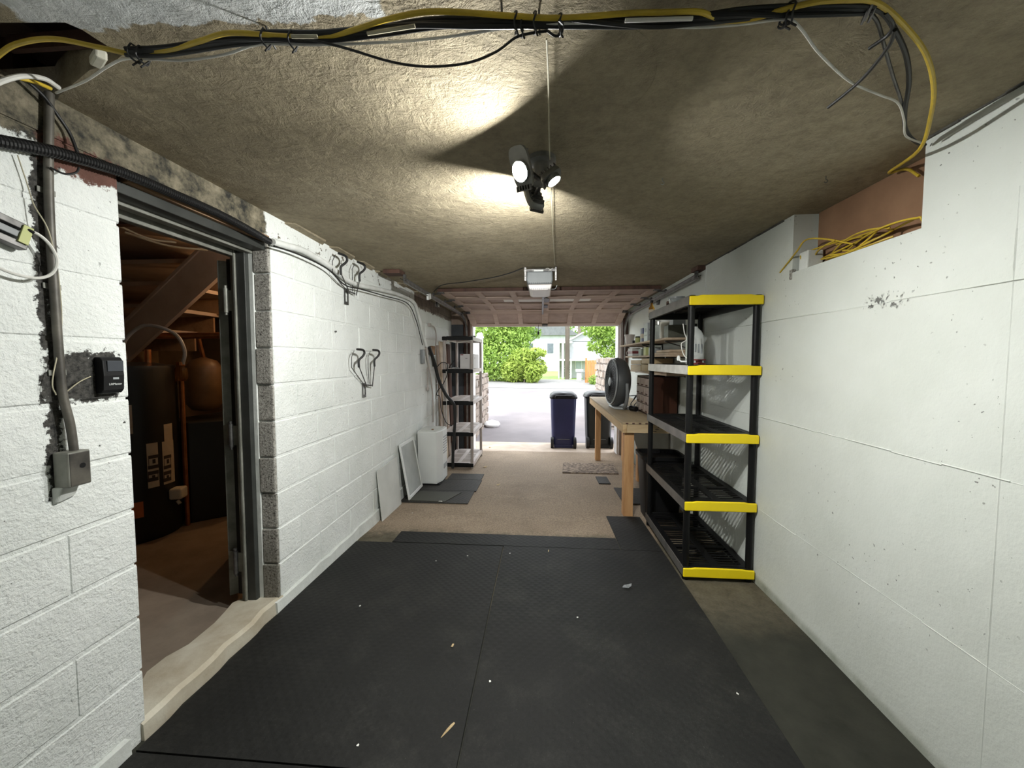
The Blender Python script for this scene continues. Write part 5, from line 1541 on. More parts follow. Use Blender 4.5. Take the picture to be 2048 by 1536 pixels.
tub('tub', 'small black lidded tub on the upper wall shelf', 1.17, 4.98, S1, 0.022, 0.045, M['black'], M['black'])
tub('tub', 'small cream tub with black lid on the upper wall shelf', 1.17, 4.80, S1, 0.030, 0.085, M['lime'], M['black'])
carton('carton', 'narrow taupe carton on the upper wall shelf', 1.22, 4.68, S1, 0.06, 0.05, 0.155, M['taupe'])
carton('carton', 'navy blue carton on the upper wall shelf', 1.18, 4.56, S1, 0.05, 0.095, 0.165, M['navy'], band=M['paper'])
oc = carton('carton', 'grey box with an oval mark on the upper wall shelf', 1.19, 4.33, S1, 0.10, 0.15, 0.20, M['grey_lt'])
ov = MB()
xf, yo, zo = 1.14 - 0.0022, 4.33, S1 + 0.125
ov.add([(xf, yo + 0.05 * math.cos(t), zo + 0.022 * math.sin(t)) for t in [2 * math.pi * i / 24 for i in range(24)]], [tuple(range(24))])
ov.build('oval_mark', M['grey_pl'], oc)
MB().box(xf - 0.0002, xf + 0.002, yo - 0.045, yo + 0.045, S1 + 0.062, S1 + 0.074).build('text_bar', M['grey_pl'], oc)
yf = 4.33 - 0.075 - 0.0022
ov = MB()
ov.add([(1.19 + 0.035 * math.cos(t), yf, zo + 0.020 * math.sin(t)) for t in [2 * math.pi * i / 24 for i in range(24)]], [tuple(range(24))])
ov.build('oval_mark', M['grey_pl'], oc)
MB().box(1.158, 1.222, yf - 0.0002, yf + 0.002, S1 + 0.062, S1 + 0.074).build('text_bar', M['grey_pl'], oc)
carton('carton', 'pale grey carton topmost on the oval marked box', 1.20, 4.33, S1 + 0.2015, 0.07, 0.11, 0.06, M['offwhite'])
bo = thing('bottle', 'amber bottle with dark cap standing above the wall shelf', 'bottle', (1.20, 4.33, S1 + 0.2625))
MB().lathe([(0.028, 0.0005), (0.031, 0.006), (0.031, 0.10), (0.012, 0.135), (0.012, 0.16)], (1.20, 4.33, S1 + 0.2625), 18).build('body', M['amber'], bo, smooth=True)
MB().lathe([(0.0145, 0.158), (0.0145, 0.185), (0.004, 0.187)], (1.20, 4.33, S1 + 0.2625), 14).build('cap', M['black'], bo, smooth=True)
MB().lathe([(0.0315, 0.02), (0.0315, 0.085)], (1.20, 4.33, S1 + 0.2625), 18).build('label', M['paper'], bo, smooth=True)
tub('jar', 'clear glass jar with silver lid behind the rack post', 1.18, 4.00, S1, 0.045, 0.19, M['glass'], M['zinc'])
tub('jar', 'tall tan plastic jar on the near half of the upper wall shelf', 1.19, 3.82, S1, 0.050, 0.205, M['tank'] if False else M['offwhite2'], M['offwhite'])
carton('carton', 'dark olive tin box on the near end of the upper wall shelf', 1.22, 3.64, S1, 0.16, 0.12, 0.115, pm('olive_tin', (0.10, 0.10, 0.075), (0.065, 0.065, 0.05), 14, 0.5))
carton('carton', 'light grey box stacked on the olive tin', 1.24, 3.64, S1 + 0.117, 0.11, 0.10, 0.075, M['grey_lt'])
# middle shelf
rb = carton('carton', 'white and dark red box at the far end of the middle wall shelf', 1.19, 5.05, S2, 0.10, 0.24, 0.10, M['offwhite'], band=M['red'])
tag(MB().tube(spl([(1.132, 5.12, S2 + 0.075), (1.118, 5.14, S2 + 0.055), (1.118, 5.15, S2 + 0.03), (1.13, 5.16, S2 + 0.01)], 6), 0.004, 6).build('white_tie', M['white_cable'], smooth=True), 'white tie hanging from the red box on the middle shelf', 'cord')
carton('carton', 'green grey carton on the middle wall shelf', 1.20, 4.62, S2, 0.09, 0.14, 0.08, pm('sage_card', (0.22, 0.25, 0.20), (0.17, 0.195, 0.155), 8, 0.6))
carton('carton', 'pale lime carton on the middle wall shelf', 1.20, 4.42, S2, 0.09, 0.09, 0.092, M['lime'])
carton('carton', 'grey carton beside the lime one on the middle wall shelf', 1.22, 4.26, S2, 0.10, 0.10, 0.085, M['grey_lt'])
for k in range(2):
    mb = MB().box(1.16 + 0.01 * k, 1.34, 3.62, 4.15 - 0.12 * k, S2 + 0.0005 + 0.024 * k, S2 + 0.022 + 0.024 * k)
    tag(mb.build('plank', M['shelf_wood'], bevel=0.002), ('wider loose plank lying on the near end of the middle shelf', 'shorter plank stacked on the loose plank on the middle shelf')[k], 'plank')
# lowest shelf: crates
def crate(label, x0, x1, y0, y1, z, h, slot):
    c = thing('crate', label, 'crate', ((x0 + x1) / 2, (y0 + y1) / 2, z))
    MB().box(x0, x1, y0, y1, z + 0.0005, z + 0.012).build('base', M['crate'], c)
    for k in range(2):
        a = z + 0.012 + k * h * 0.5
        for xx in (x0, x1 - 0.012): MB().box(xx, xx + 0.012, y0, y1, a + (0.006 if k and slot else 0), a + h * 0.5 - 0.004).build('slat', M['crate'], c, bevel=0.001)
        for yy in (y0, y1 - 0.012): MB().box(x0 + 0.012, x1 - 0.012, yy, yy + 0.012, a, a + h * 0.5 - 0.004).build('slat', M['crate'], c, bevel=0.001)
    return c


crate('pale wooden crate on the far end of the lowest wall shelf', 1.150, 1.355, 4.55, 5.05, S3, 0.115, True)
crate('pale wooden crate in the middle of the lowest wall shelf', 1.150, 1.355, 4.08, 4.52, S3, 0.135, True)
carton('carton', 'long brown carton on the near end of the lowest wall shelf', 1.25, 3.83, S3, 0.20, 0.40, 0.075, pm('brown_card', (0.26, 0.17, 0.10), (0.20, 0.13, 0.075), 8, 0.75))

# behind the bench
carton('carton', 'tan carton standing on the bench behind the fan', 1.26, 4.72, BTOP, 0.15, 0.20, 0.33, pm('tan_card', (0.42, 0.32, 0.19), (0.33, 0.25, 0.14), 8, 0.75))

# waste bin
wbz = fz(3.6) + 0.001
cn = thing('waste_bin', 'black plastic waste bin between the rack and the workbench', 'bin', (1.115, 3.66, wbz))
def rrect(cx, cy, hx, hy, z, p=0.35, n=28):
    return [Vector((cx + math.copysign(abs(math.cos(2 * math.pi * i / n)) ** p, math.cos(2 * math.pi * i / n)) * hx, cy + math.copysign(abs(math.sin(2 * math.pi * i / n)) ** p, math.sin(2 * math.pi * i / n)) * hy, z)) for i in range(n)]


def loft(mbx, rings, cap0=True, cap1=True):
    n = len(rings[0])
    fs = [(i * n + j, i * n + (j + 1) % n, (i + 1) * n + (j + 1) % n, (i + 1) * n + j) for i in range(len(rings) - 1) for j in range(n)]
    if cap0: fs.append(tuple(range(n - 1, -1, -1)))
    if cap1: fs.append(tuple(range((len(rings) - 1) * n, len(rings) * n)))
    return mbx.add([p for r_ in rings for p in r_], fs)


cxb, cyb = 1.115, 3.655
loft(MB(), [rrect(cxb, cyb, 0.150, 0.130, wbz), rrect(cxb, cyb, 0.185, 0.165, wbz + 0.58), rrect(cxb, cyb, 0.178, 0.158, wbz + 0.58), rrect(cxb, cyb, 0.145, 0.125, wbz + 0.012)]).build('body', M['black'], cn, smooth=True)
loft(MB(), [rrect(cxb, cyb, 0.186, 0.166, wbz + 0.555), rrect(cxb, cyb, 0.200, 0.176, wbz + 0.560), rrect(cxb, cyb, 0.202, 0.178, wbz + 0.592), rrect(cxb, cyb, 0.176, 0.156, wbz + 0.592), rrect(cxb, cyb, 0.176, 0.156, wbz + 0.57)], True, False).build('rim', M['black'], cn, smooth=True)
MB().box(1.275, 1.325, 3.49, 3.53, wbz + 0.545, wbz + 0.60).build('handle', M['black'], cn, bevel=0.012, segs=3)

# white sheets leaning under the bench
mb = MB().hexa([(1.20, 4.06, fz(4) + 0.013), (1.345, 4.10, fz(4) + 0.013), (1.345, 4.112, fz(4) + 0.013), (1.20, 4.072, fz(4) + 0.013)],
               [(0.93, 4.10, 0.70), (1.345, 4.14, 0.70), (1.345, 4.152, 0.70), (0.93, 4.112, 0.70)])
tag(mb.build('foam_sheet', M['offwhite']), 'white sheet leaning under the workbench behind the bin', 'sheet')
mb = MB().hexa([(1.30, 4.18, fz(4) + 0.013), (1.31, 4.18, fz(4) + 0.013), (1.31, 5.0, fz(5) + 0.001), (1.30, 5.0, fz(5) + 0.001)],
               [(1.345, 4.18, 0.68), (1.355, 4.18, 0.68), (1.355, 5.0, 0.68), (1.345, 5.0, 0.68)])
tag(mb.build('pink_sheet', M['taupe_lt']), 'pinkish sheet leaning on the right wall under the bench', 'sheet')
# dusty ball of lint at the far bench leg, and vacuum hose behind the rack
hz = []
for i in range(130):
    t = i / 129
    hz.append(Vector((1.343, 3.462 + 0.008 * math.sin(t * 9), fz(3.45) + 0.10 + t * 0.42)))
tag(MB().tube(hz, [0.027 if (i // 3) % 2 else 0.022 for i in range(130)], 12).build('ribbed_duct', M['offwhite2']), 'pale ribbed duct standing in the corner behind the rack', 'duct')

# ================================================================ THINGS ON THE FAR LEFT RACK
z = LV2[1] + 0.003
wbx = thing('appliance_box', 'white printed box on the second shelf of the pale rack', 'box', (-1.03, 5.42, z))
MB().box(-1.125, -0.935, 5.30, 5.75, z, z + 0.205).build('carton', pm('white_card', (0.66, 0.64, 0.64), (0.60, 0.58, 0.58), 4, 0.6), wbx, bevel=0.002)
MB().box(-1.120, -1.078, 5.2985, 5.3005, z + 0.188, z + 0.202).build('red_corner', M['red'], wbx)
MB().box(-1.050, -1.020, 5.2985, 5.3005, z + 0.143, z + 0.149).build('print_bar', M['ink'], wbx)
MB().box(-0.9355, -0.9340, 5.38, 5.42, z + 0.146, z + 0.154).build('print_bar', M['ink'], wbx)
ch = thing('charger', 'small charger with coiled grey cable on the pale rack', 'charger', (-1.20, 5.32, z))
MB().box(-1.335, -1.29, 5.28, 5.34, z, z + 0.07).build('adapter', M['taupe_lt'], ch, bevel=0.004)
for q in range(3):
    MB().tube([(-1.20 + (0.055 - 0.008 * q) * math.cos(t), 5.33 + 0.05 * math.sin(t), z + 0.006 + 0.005 * q + 0.003 * math.sin(3 * t)) for t in [2 * math.pi * i / 20 for i in range(21)]], 0.0045, 6).build('coil', M['grey_lt'], ch, smooth=True)
MB().tube(spl([(-1.28, 5.29, z + 0.01), (-1.22, 5.26, z + 0.09), (-1.18, 5.25, z + 0.13)], 6), 0.007, 7).build('black_lead', M['blackrub'], ch, smooth=True)
tag(MB().box(-1.25, -1.05, 5.45, 5.80, LV2[0] + 0.004, LV2[0] + 0.022).build('black_tray', M['black'], bevel=0.004), 'flat black tray on top of the pale rack', 'tray')
mb = MB().tube(spl([(-1.27, 5.16, LV2[0] - 0.055), (-1.15, 5.17, LV2[0] - 0.085), (-0.98, 5.18, LV2[0] - 0.065), (-0.93, 5.19, LV2[0] - 0.055)], 6), 0.0045, 6)
tag(mb.build('loop_of_cable', M['white_cable'], smooth=True), 'white cable drooping under the top shelf of the pale rack', 'cable')
# black latch on the jamb and old boards standing behind the rack
tag(MB().box(-1.145, -1.06, 6.20, 6.235, 1.755, 1.785).build('door_latch', M['black'], bevel=0.004), 'black slide latch beside the garage door opening', 'latch')
for k, (ya, yb_, lean, h, mt, lb) in enumerate(((5.32, 5.40, 0.02, 1.60, 'stud', 'narrowest weathered board leaning on the left wall behind the pale rack'), (5.46, 5.62, 0.03, 1.66, 'shelf_wood', 'widest pale board leaning on the left wall behind the pale rack'), (5.70, 5.82, 0.025, 1.58, 'stud', 'middle weathered board leaning on the wall behind the pale rack'), (5.90, 6.06, 0.03, 1.64, 'stud_dk', 'dark brown board leaning in the corner behind the pale rack'))):
    mb = MB().hexa([(-1.425 + lean, ya, fz(ya) + 0.001), (-1.405 + lean, ya, fz(ya) + 0.001), (-1.405 + lean, yb_, fz(yb_) + 0.001), (-1.425 + lean, yb_, fz(yb_) + 0.001)],
                   [(-1.470, ya, h), (-1.450, ya, h), (-1.450, yb_, h), (-1.470, yb_, h)])
    tag(mb.build('old_board', M[mt], bevel=0.002), lb, 'board', 'old boards behind the pale rack')

# ================================================================ DEBRIS
def scrap(name, label, px_, py_, size, m, cat, off=0.013, seed=1, flat=0.3):
    rr = random.Random(seed)
    zz = -0.02
    for _ in range(12):
        p = on_z(px_, py_, zz + off)
        zz = fz(p.y)
    n = 9
    ang0 = rr.uniform(0, 6.28)
    top, bot = [], []
    for i in range(n):
        t = 2 * math.pi * i / n
        r_ = size * rr.uniform(0.55, 1.0)
        a, b = r_ * math.cos(t), r_ * flat * 1.7 * math.sin(t)
        q = Vector((p.x + a * math.cos(ang0) - b * math.sin(ang0), p.y + a * math.sin(ang0) + b * math.cos(ang0), p.z + 0.0008 + rr.uniform(0, size * 0.18)))
        bot.append(q)
        top.append(q + Vector((0, 0, 0.0008)))
    mb = MB().add(bot + top, [tuple(range(n - 1, -1, -1)), tuple(range(n, 2 * n))] + [(i, (i + 1) % n, n + (i + 1) % n, n + i) for i in range(n)])
    return tag(mb.build(name, m), label, cat)


mb = MB()
a, b = on_z(882, 1476, -0.0075), on_z(909, 1446, -0.0075)
dv_ = (b - a); pv = Vector((-dv_.y, dv_.x, 0)).normalized()
prev = None
outl = [(0.0, 0.0006), (0.2, 0.0022), (0.5, 0.0036), (0.8, 0.0042), (1.0, 0.003)]
L_ = [a + dv_ * t + pv * w + Vector((0, 0, 0.001 + 0.004 * math.sin(3 * t))) for t, w in outl] + [a + dv_ * t - pv * w + Vector((0, 0, 0.0006)) for t, w in reversed(outl)]
n = len(L_)
mb.add(L_ + [p + Vector((0, 0, 0.001)) for p in L_], [tuple(range(n - 1, -1, -1)), tuple(range(n, 2 * n))] + [(i, (i + 1) % n, n + (i + 1) % n, n + i) for i in range(n)])
tag(mb.build('dry_leaf', M['leafdry']), 'long narrow dry leaf on the near part of the mats', 'leaf')
scrap('dry_leaf', 'small brown leaf fragment on the mat beside the doorway', 905, 1292, 0.016, M['leafdry'], 'leaf', 0.013, 3)
scrap('dry_leaf', 'pale leaf on the concrete before the pale rack', 996, 970, 0.045, M['leafdry'], 'leaf', 0.001, 4)
scrap('dry_leaf', 'curled pale leaf at the foot of the pale rack', 971, 934, 0.050, M['leafdry'], 'leaf', 0.001, 5)
scrap('dry_leaf', 'leaf lying near the garage door threshold', 980, 895, 0.05, M['leafdry'], 'leaf', 0.001, 6)
scrap('wood_chip', 'thin wood chip on the far edge of the big mat', 1097, 1102, 0.022, M['leafdry'], 'chip', 0.013, 8, 0.12)
scrap('paper_scrap', 'white scrap on the nearest grey mat', 881, 1003, 0.028, M['paperbit'], 'scrap', 0.020, 9)
scrap('dust_smear', 'white chalky smear on the mat before the rack', 1254, 1174, 0.045, pm('chalk', (0.30, 0.32, 0.33), (0.12, 0.125, 0.13), 60, 0.9), 'smear', 0.013, 10)
for k, (x, y, lb) in enumerate(((935, 1112, 'white crumb on the mat nearest the left wall strip'), (1020, 1107, 'white crumb beside the middle mat seam'), (1155, 1235, 'white crumb in the middle of the centre mat'), (872, 1122, 'tiny white crumb left of the mat seam'), (720, 1212, 'white crumb near the doorway sill'), (980, 1363, 'white crumb beside the seam in the foreground'), (1475, 1388, 'yellowish crumb on the mat near the right wall'), (716, 1491, 'tiny crumb in the near left foreground'), (825, 1026, 'white flake on the concrete by the white board'))):
    scrap('crumb', lb, x, y, 0.0065, M['paperbit'], 'crumb', 0.013 if y > 1070 else 0.001, 20 + k, 0.5)

# ================================================================ BASEMENT THINGS
BF = -0.02
HC = Vector((-3.28, 2.85))
HR = 0.28
wh = thing('water_heater', 'dark tall water heater with paper labels in the basement', 'water heater', (HC.x, HC.y, BF))
MB().lathe([(HR * 0.96, 0.0), (HR, 0.02), (HR, 1.34), (HR * 0.97, 1.37), (HR * 0.4, 1.40)], (HC.x, HC.y, BF), 40).build('tank', M['heater'], wh, smooth=True)


def patch(name, y0, y1, z0, z1, m, parent, off=0.002):
    a0, a1 = math.asin(max(-0.98, min(0.98, (y0 - HC.y) / HR))), math.asin(max(-0.98, min(0.98, (y1 - HC.y) / HR)))
    vs_, fs = [], []
    n = 6
    for i in range(n + 1):
        a = a0 + (a1 - a0) * i / n
        x, y = HC.x + math.cos(a) * (HR + off), HC.y + math.sin(a) * (HR + off)
        vs_ += [(x, y, z0), (x, y, z1)]
    for i in range(n): fs.append((2 * i, 2 * i + 2, 2 * i + 3, 2 * i + 1))
    return MB().add(vs_, fs).build(name, m, parent)


def hz_(px_, py_): return on_x(px_, py_, HC.x + HR)


def hpatch(name, x0, y0, x1, y1, m, parent, off=0.002):
    a, b = hz_(x0, y0), hz_(x1, y1)
    return patch(name, a.y, b.y, b.z, a.z, m, parent, off)


l1 = hpatch('label', 300, 888, 321, 972, M['paper'], wh)
l2 = hpatch('label', 324, 884, 351, 962, M['paper'], wh)
hpatch('label', 327, 849, 346, 880, M['paper'], wh)
hpatch('label', 262, 812, 284, 868, M['paper'], wh)
hpatch('print_block', 268, 838, 278, 866, M['ink'], wh, 0.004)
for lab, xa, xb in ((l1, 303, 319), (l2, 327, 342)):
    for ya, yb_ in ((912, 935), (944, 960)):
        hpatch('print_frame', xa, ya, xb, ya + 2.5, M['ink'], lab, 0.004)
        hpatch('print_frame', xa, yb_ - 2.5, xb, yb_, M['ink'], lab, 0.004)
        hpatch('print_frame', xa, ya, xa + 2, yb_, M['ink'], lab, 0.004)
        hpatch('print_frame', xb - 2, ya, xb, yb_, M['ink'], lab, 0.004)
        hpatch('print_mark', (xa + xb) / 2 - 2, ya + 7, (xa + xb) / 2 + 3, ya + 14, M['ink'], lab, 0.004)
hpatch('orange_sticker', 262, 1016, 300, 1034, M['orange'], wh, 0.003)
vp = hz_(350, 985)
MB().obox((vp.x + 0.03, vp.y, vp.z), (0.045, 0.05, 0.045), rotz(0.3)).build('gas_valve', M['offwhite2'], wh, bevel=0.016, segs=3)
MB().cyl((vp.x + 0.04, vp.y - 0.02, vp.z - 0.06), (vp.x + 0.06, vp.y - 0.02, vp.z - 0.085), 0.013, n=12).build('valve_knob', M['offwhite2'], wh)
for dx, dy in ((-0.10, -0.05), (0.12, 0.03)):
    MB().cyl((HC.x + dx, HC.y + dy, BF + 1.38), (HC.x + dx, HC.y + dy, BF + 1.50), 0.022, n=14).build('pipe_stub', M['copper'], wh, smooth=True)

cpz = on_y(370, 670, 3.2).z
tag(MB().tube([(-3.75, 3.30, cpz), (-2.0, 3.26, cpz)], 0.028, 14).build('copper_pipe', M['copper'], smooth=True), 'horizontal copper pipe glowing in the basement', 'pipe')
tag(MB().tube(spl([(-3.36, 2.88, BF + 1.42), (-3.38, 2.90, 1.55), (-3.25, 2.95, 1.68), (-3.05, 3.0, 1.62), (-2.98, 3.02, 1.48), (-3.0, 3.02, 1.36)], 6), 0.014, 8).build('flexible_pipe', M['grey_lt'], smooth=True), 'curved flexible pipe arching over the water heater', 'pipe')
tk_ = thing('expansion_tank', 'small tan expansion tank behind the water heater', 'tank', (-3.12, 3.35, 0.85))
MB().lathe([(0.02, 0.0), (0.10, 0.02), (0.145, 0.08), (0.145, 0.40), (0.10, 0.47), (0.02, 0.50)], (-3.12, 3.35, 0.92), 26).build('vessel', M['tank'], tk_, smooth=True)
MB().cyl((-3.12, 3.35, 1.42), (-3.12, 3.31, cpz - 0.03), 0.016, n=10).build('neck', M['copper'], tk_)
gl = thing('gauge_jar', 'small amber gauge beside the tan tank', 'gauge', (-3.0, 3.0, 1.2))
MB().lathe([(0.035, 0.0), (0.045, 0.02), (0.045, 0.10), (0.02, 0.13)], (-3.02, 3.02, 1.22), 18).build('glass', M['amber'], gl, smooth=True)
MB().cyl((-3.02, 3.02, 1.35), (-3.02, 3.02, 1.38), 0.03, n=14).build('cap', M['copper'], gl)
MB().cyl((-3.02, 3.02, BF), (-3.02, 3.02, 1.22), 0.018, n=10).build('riser', M['copper'], gl)
bx = thing('boiler', 'low black boiler cabinet right of the water heater', 'boiler', (-3.0, 3.5, BF))
MB().prism([(-3.02, 3.05), (-2.72, 3.32), (-2.82, 3.95), (-3.3, 3.95), (-3.35, 3.2)], 'z', BF, 0.86).build('casing', M['heater'], bx, bevel=0.01)
MB().cyl((-3.06, 3.76, 0.86), (-3.06, 3.76, 1.05), 0.09, n=18).build('flue_collar', M['zinc_dk'], bx)
MB().box(-2.85, -2.30, 4.40, 4.58, BF, 2.2).build('brick_pier', M['lintel_wood']) if False else None
pier = tag(MB().box(-3.5, -2.95, 4.15, 4.58, BF, 2.40).build('chimney_breast', M['niche'], bevel=0.006), 'brown chimney breast lit by the basement bulb', 'chimney')
for k, (x, y, r_, lb) in enumerate(((-2.78, 3.62, 0.035, 'thick black vertical pipe in the basement'), (-2.92, 3.62, 0.016, 'slim black vertical pipe in the basement'))):
    tag(MB().cyl((x, y, 0.9), (x, y, 2.235), r_, n=12).build('black_pipe', M['blackrub'], smooth=True), lb, 'pipe')
# staircase seen from the side
stc = thing('staircase', 'painted wooden basement staircase rising behind the doorway', 'staircase', (-3.4, 3.6, BF))
q = [on_y(x, y, 3.2) for x, y in ((205, 770), (205, 688), (380, 518), (402, 497), (470, 502), (470, 527), (432, 562))]
MB().prism([(p.x, p.z) for p in q], 'y', 3.18, 3.22).build('stringer', M['stair'], stc)
top = [on_y(x, y, 3.17) for x, y in ((205, 690), (205, 682), (402, 490), (402, 498))]
MB().prism([(p.x, p.z) for p in top], 'y', 3.165, 3.235).build('stringer_cap', M['offwhite2'] if False else M['stair'], stc)
for k, (pyt, pxr) in enumerate(((521, 376), (566, 330), (611, 285), (656, 240))):
    p = on_y(pxr, pyt, 3.23)
    MB().box(max(p.x - 1.3, -4.86), p.x + 0.02, 3.235, 4.12, p.z - 0.018, p.z + 0.018).build('tread', M['stair'], stc)
    MB().box(max(p.x - 1.3, -4.86), p.x - 0.02, 4.0, 4.02, p.z - 0.19, p.z - 0.018).build('riser', M['lintel_wood'], stc)
for k, (a, b, lb) in enumerate((((238, 452), (352, 485), 'upper cable stapled under the basement stairs'), ((250, 465), (415, 500), 'lower cable stapled under the basement stairs'))):
    A, B_ = on_y(*a, 2.6), on_y(*b, 2.9)
    tag(MB().tube(spl([A, A.lerp(B_, 0.5) + Vector((0, 0, -0.03)), B_], 6), 0.008, 8).build('basement_cable', M['cream_cable'], smooth=True), lb, 'cable')

# ================================================================ OUTSIDE
def gz(y):
    """ground outside: level apron, then the drive climbs gently to the road"""
    if y < 7.25: return fz(y)
    return fz(7.25) + (y - 7.25) * 0.024


mb = MB()
ys = [7.25, 9, 11, 13, 15, 17.2]
for a, b in zip(ys[:-1], ys[1:]):
    mb.hexa([(-9, a, gz(a) - 0.3), (9, a, gz(a) - 0.3), (9, b, gz(b) - 0.3), (-9, b, gz(b) - 0.3)], [(-9, a, gz(a) - 0.004), (9, a, gz(a) - 0.004), (9, b, gz(b) - 0.004), (-9, b, gz(b) - 0.004)])
struct(mb.build('driveway', M['asphalt'], origin=(0, 0, 0)), 'bright worn asphalt driveway')
mb = MB()
mb.hexa([(-30, 19.6, -0.3), (30, 15.6, -0.3), (30, 21.0, -0.3), (-30, 25.0, -0.3)], [(-30, 19.6, gz(19.6) + 0.03), (30, 15.6, gz(15.6) + 0.008), (30, 21.0, gz(21.0) + 0.02), (-30, 25.0, gz(25) + 0.02)])
mb.hexa([(-9, 17.2, -0.3), (9, 17.2, -0.3), (9, 20, -0.3), (-9, 20, -0.3)], [(-9, 17.2, gz(17.2) - 0.004), (9, 17.2, gz(17.2) - 0.004), (9, 20, gz(20) - 0.01), (-9, 20, gz(20) - 0.01)])
struct(mb.build('road', M['roadc'], origin=(0, 0, 0)), 'pale road crossing at the end of the driveway')
mb = MB().box(-70, 70, 18.6, 120, -0.6, 0.12)
mb.box(-70, -9, 6.6, 25, -0.6, -0.10).box(9, 70, 6.6, 25, -0.6, -0.10)
struct(mb.build('lawn', M['grass'], origin=(0, 0, 0)), 'green lawn beyond the road')


# wheeled bins standing just outside
def wheelie(label, cx, cy, w, d, h, m, z0):
    b = thing('wheelie_bin', label, 'bin', (cx, cy, z0), 'wheeled bins outside the garage door')
    zb = z0 + 0.06
    loft(MB(), [rrect(cx, cy, w * 0.40, d * 0.40, zb, 0.3), rrect(cx, cy, w * 0.42, d * 0.43, zb + 0.12, 0.3), rrect(cx, cy, w * 0.47, d * 0.48, z0 + h * 0.90, 0.3)]).build('body', m, b, smooth=True)
    loft(MB(), [rrect(cx, cy, w * 0.505, d * 0.50, z0 + h * 0.885, 0.3), rrect(cx, cy, w * 0.51, d * 0.505, z0 + h * 0.915, 0.3)]).build('rim', M['black'], b, smooth=True)
    loft(MB(), [rrect(cx, cy, w * 0.49, d * 0.49, z0 + h * 0.915, 0.3), rrect(cx, cy, w * 0.48, d * 0.48, z0 + h * 0.945, 0.35), rrect(cx, cy - 0.02, w * 0.38, d * 0.38, z0 + h * 0.985, 0.4), rrect(cx, cy - 0.02, w * 0.20, d * 0.22, z0 + h, 0.5)]).build('lid', M['black'], b, smooth=True)
    for sx in (-1, 1):
        MB().cyl((cx + sx * w * 0.36, cy - d * 0.40, z0 + 0.10), (cx + sx * w * 0.46, cy - d * 0.40, z0 + 0.10), 0.10, n=20).build('wheel', M['blackrub'], b, smooth=True)
        MB().tube(spl([(cx + sx * w * 0.30, cy - d * 0.48, z0 + h * 0.90), (cx + sx * w * 0.30, cy - d * 0.58, z0 + h * 0.93), (cx + sx * w * 0.26, cy - d * 0.60, z0 + h * 0.945)], 5), 0.012, 8).build('handle_arm', M['black'], b, smooth=True)
    MB().cyl((cx - w * 0.30, cy - d * 0.60, z0 + h * 0.945), (cx + w * 0.30, cy - d * 0.60, z0 + h * 0.945), 0.013, n=10).build('handle', M['black'], b)
    MB().box(cx - w * 0.22, cx + w * 0.22, cy - d * 0.445, cy - d * 0.42, z0 + h * 0.16, z0 + h * 0.168).build('moulded_line', M['grey_pl'], b)
    MB().box(cx - w * 0.34, cx + w * 0.34, cy - d * 0.41, cy + d * 0.36, z0, z0 + 0.062).build('foot', m, b, bevel=0.01)
    return b


wheelie('navy blue wheeled bin outside the garage door', 0.40, 6.98, 0.48, 0.52, 0.99, M['binblue'], fz(6.98) + 0.001)
wheelie('black wheeled bin behind the far bench leg', 1.03, 7.02, 0.50, 0.52, 1.0, M['binblack'], fz(7.02) + 0.001)


# stone retaining walls either side of the drive
def stone_wall(label, x0, x1, y0, y1, ztop, seed, face='x'):
    rr = random.Random(seed)
    zb = -0.25
    w = thing('stone_wall', label, 'wall', ((x0 + x1) / 2, (y0 + y1) / 2, zb))
    MB().box(x0 + 0.03, x1 - 0.03, y0 + 0.03, y1 - 0.03, zb, ztop - 0.05).build('mortar_core', pm('tan_mortar', (0.24, 0.205, 0.175), (0.19, 0.16, 0.135), 9, 0.9), w)
    proto = None
    meshes = []
    for q in range(5):
        m_ = MB()
        m_.add([(0.5 * math.copysign(abs(a) ** 0.6, a) * rr.uniform(0.86, 1.0), 0.5 * b_, 0.5 * c) for a, b_, c in ((-1, -1, -0.8), (1, -1, -0.9), (1, 1, -0.9), (-1, 1, -0.8), (-0.9, -1, 0.9), (0.95, -0.95, 0.8), (0.9, 1, 0.9), (-1, 0.95, 0.85))],
               [(0, 3, 2, 1), (4, 5, 6, 7), (0, 1, 5, 4), (1, 2, 6, 5), (2, 3, 7, 6), (3, 0, 4, 7)])
        me = bpy.data.meshes.new('stone')
        me.from_pydata([tuple(p) for p in m_.v], [], m_.f)
        me.materials.append(M['stone'])
        meshes.append(me)

    def put(c, s):
        o = bpy.data.objects.new('stone', rr.choice(meshes))
        COL.objects.link(o)
        o.parent = w
        o.location = Vector(c) - Vector(w.location)
        o.scale = s
        o.rotation_euler = (rr.uniform(-0.14, 0.14), rr.uniform(-0.14, 0.14), rr.uniform(-0.14, 0.14))
    z = zb
    while z < ztop - 0.06:
        h = rr.uniform(0.12, 0.19)
        h = min(h, ztop - z)
        for fx in ((x0 + 0.05) if face == 'l' else (x1 - 0.05),):
            y = y0
            while y < y1 - 0.05:
                L = min(rr.uniform(0.12, 0.38), y1 - y)
                put((fx, y + L / 2, z + h / 2), (0.10, L - 0.02, h - 0.02))
                y += L
        x = x0
        while x < x1 - 0.04:
            L = min(rr.uniform(0.14, 0.30), x1 - x)
            put((x + L / 2, y1 - 0.04 if False else y0 + 0.03, z + h / 2), (L - 0.02, 0.09, h - 0.02))
            x += L
        z += h
    return w


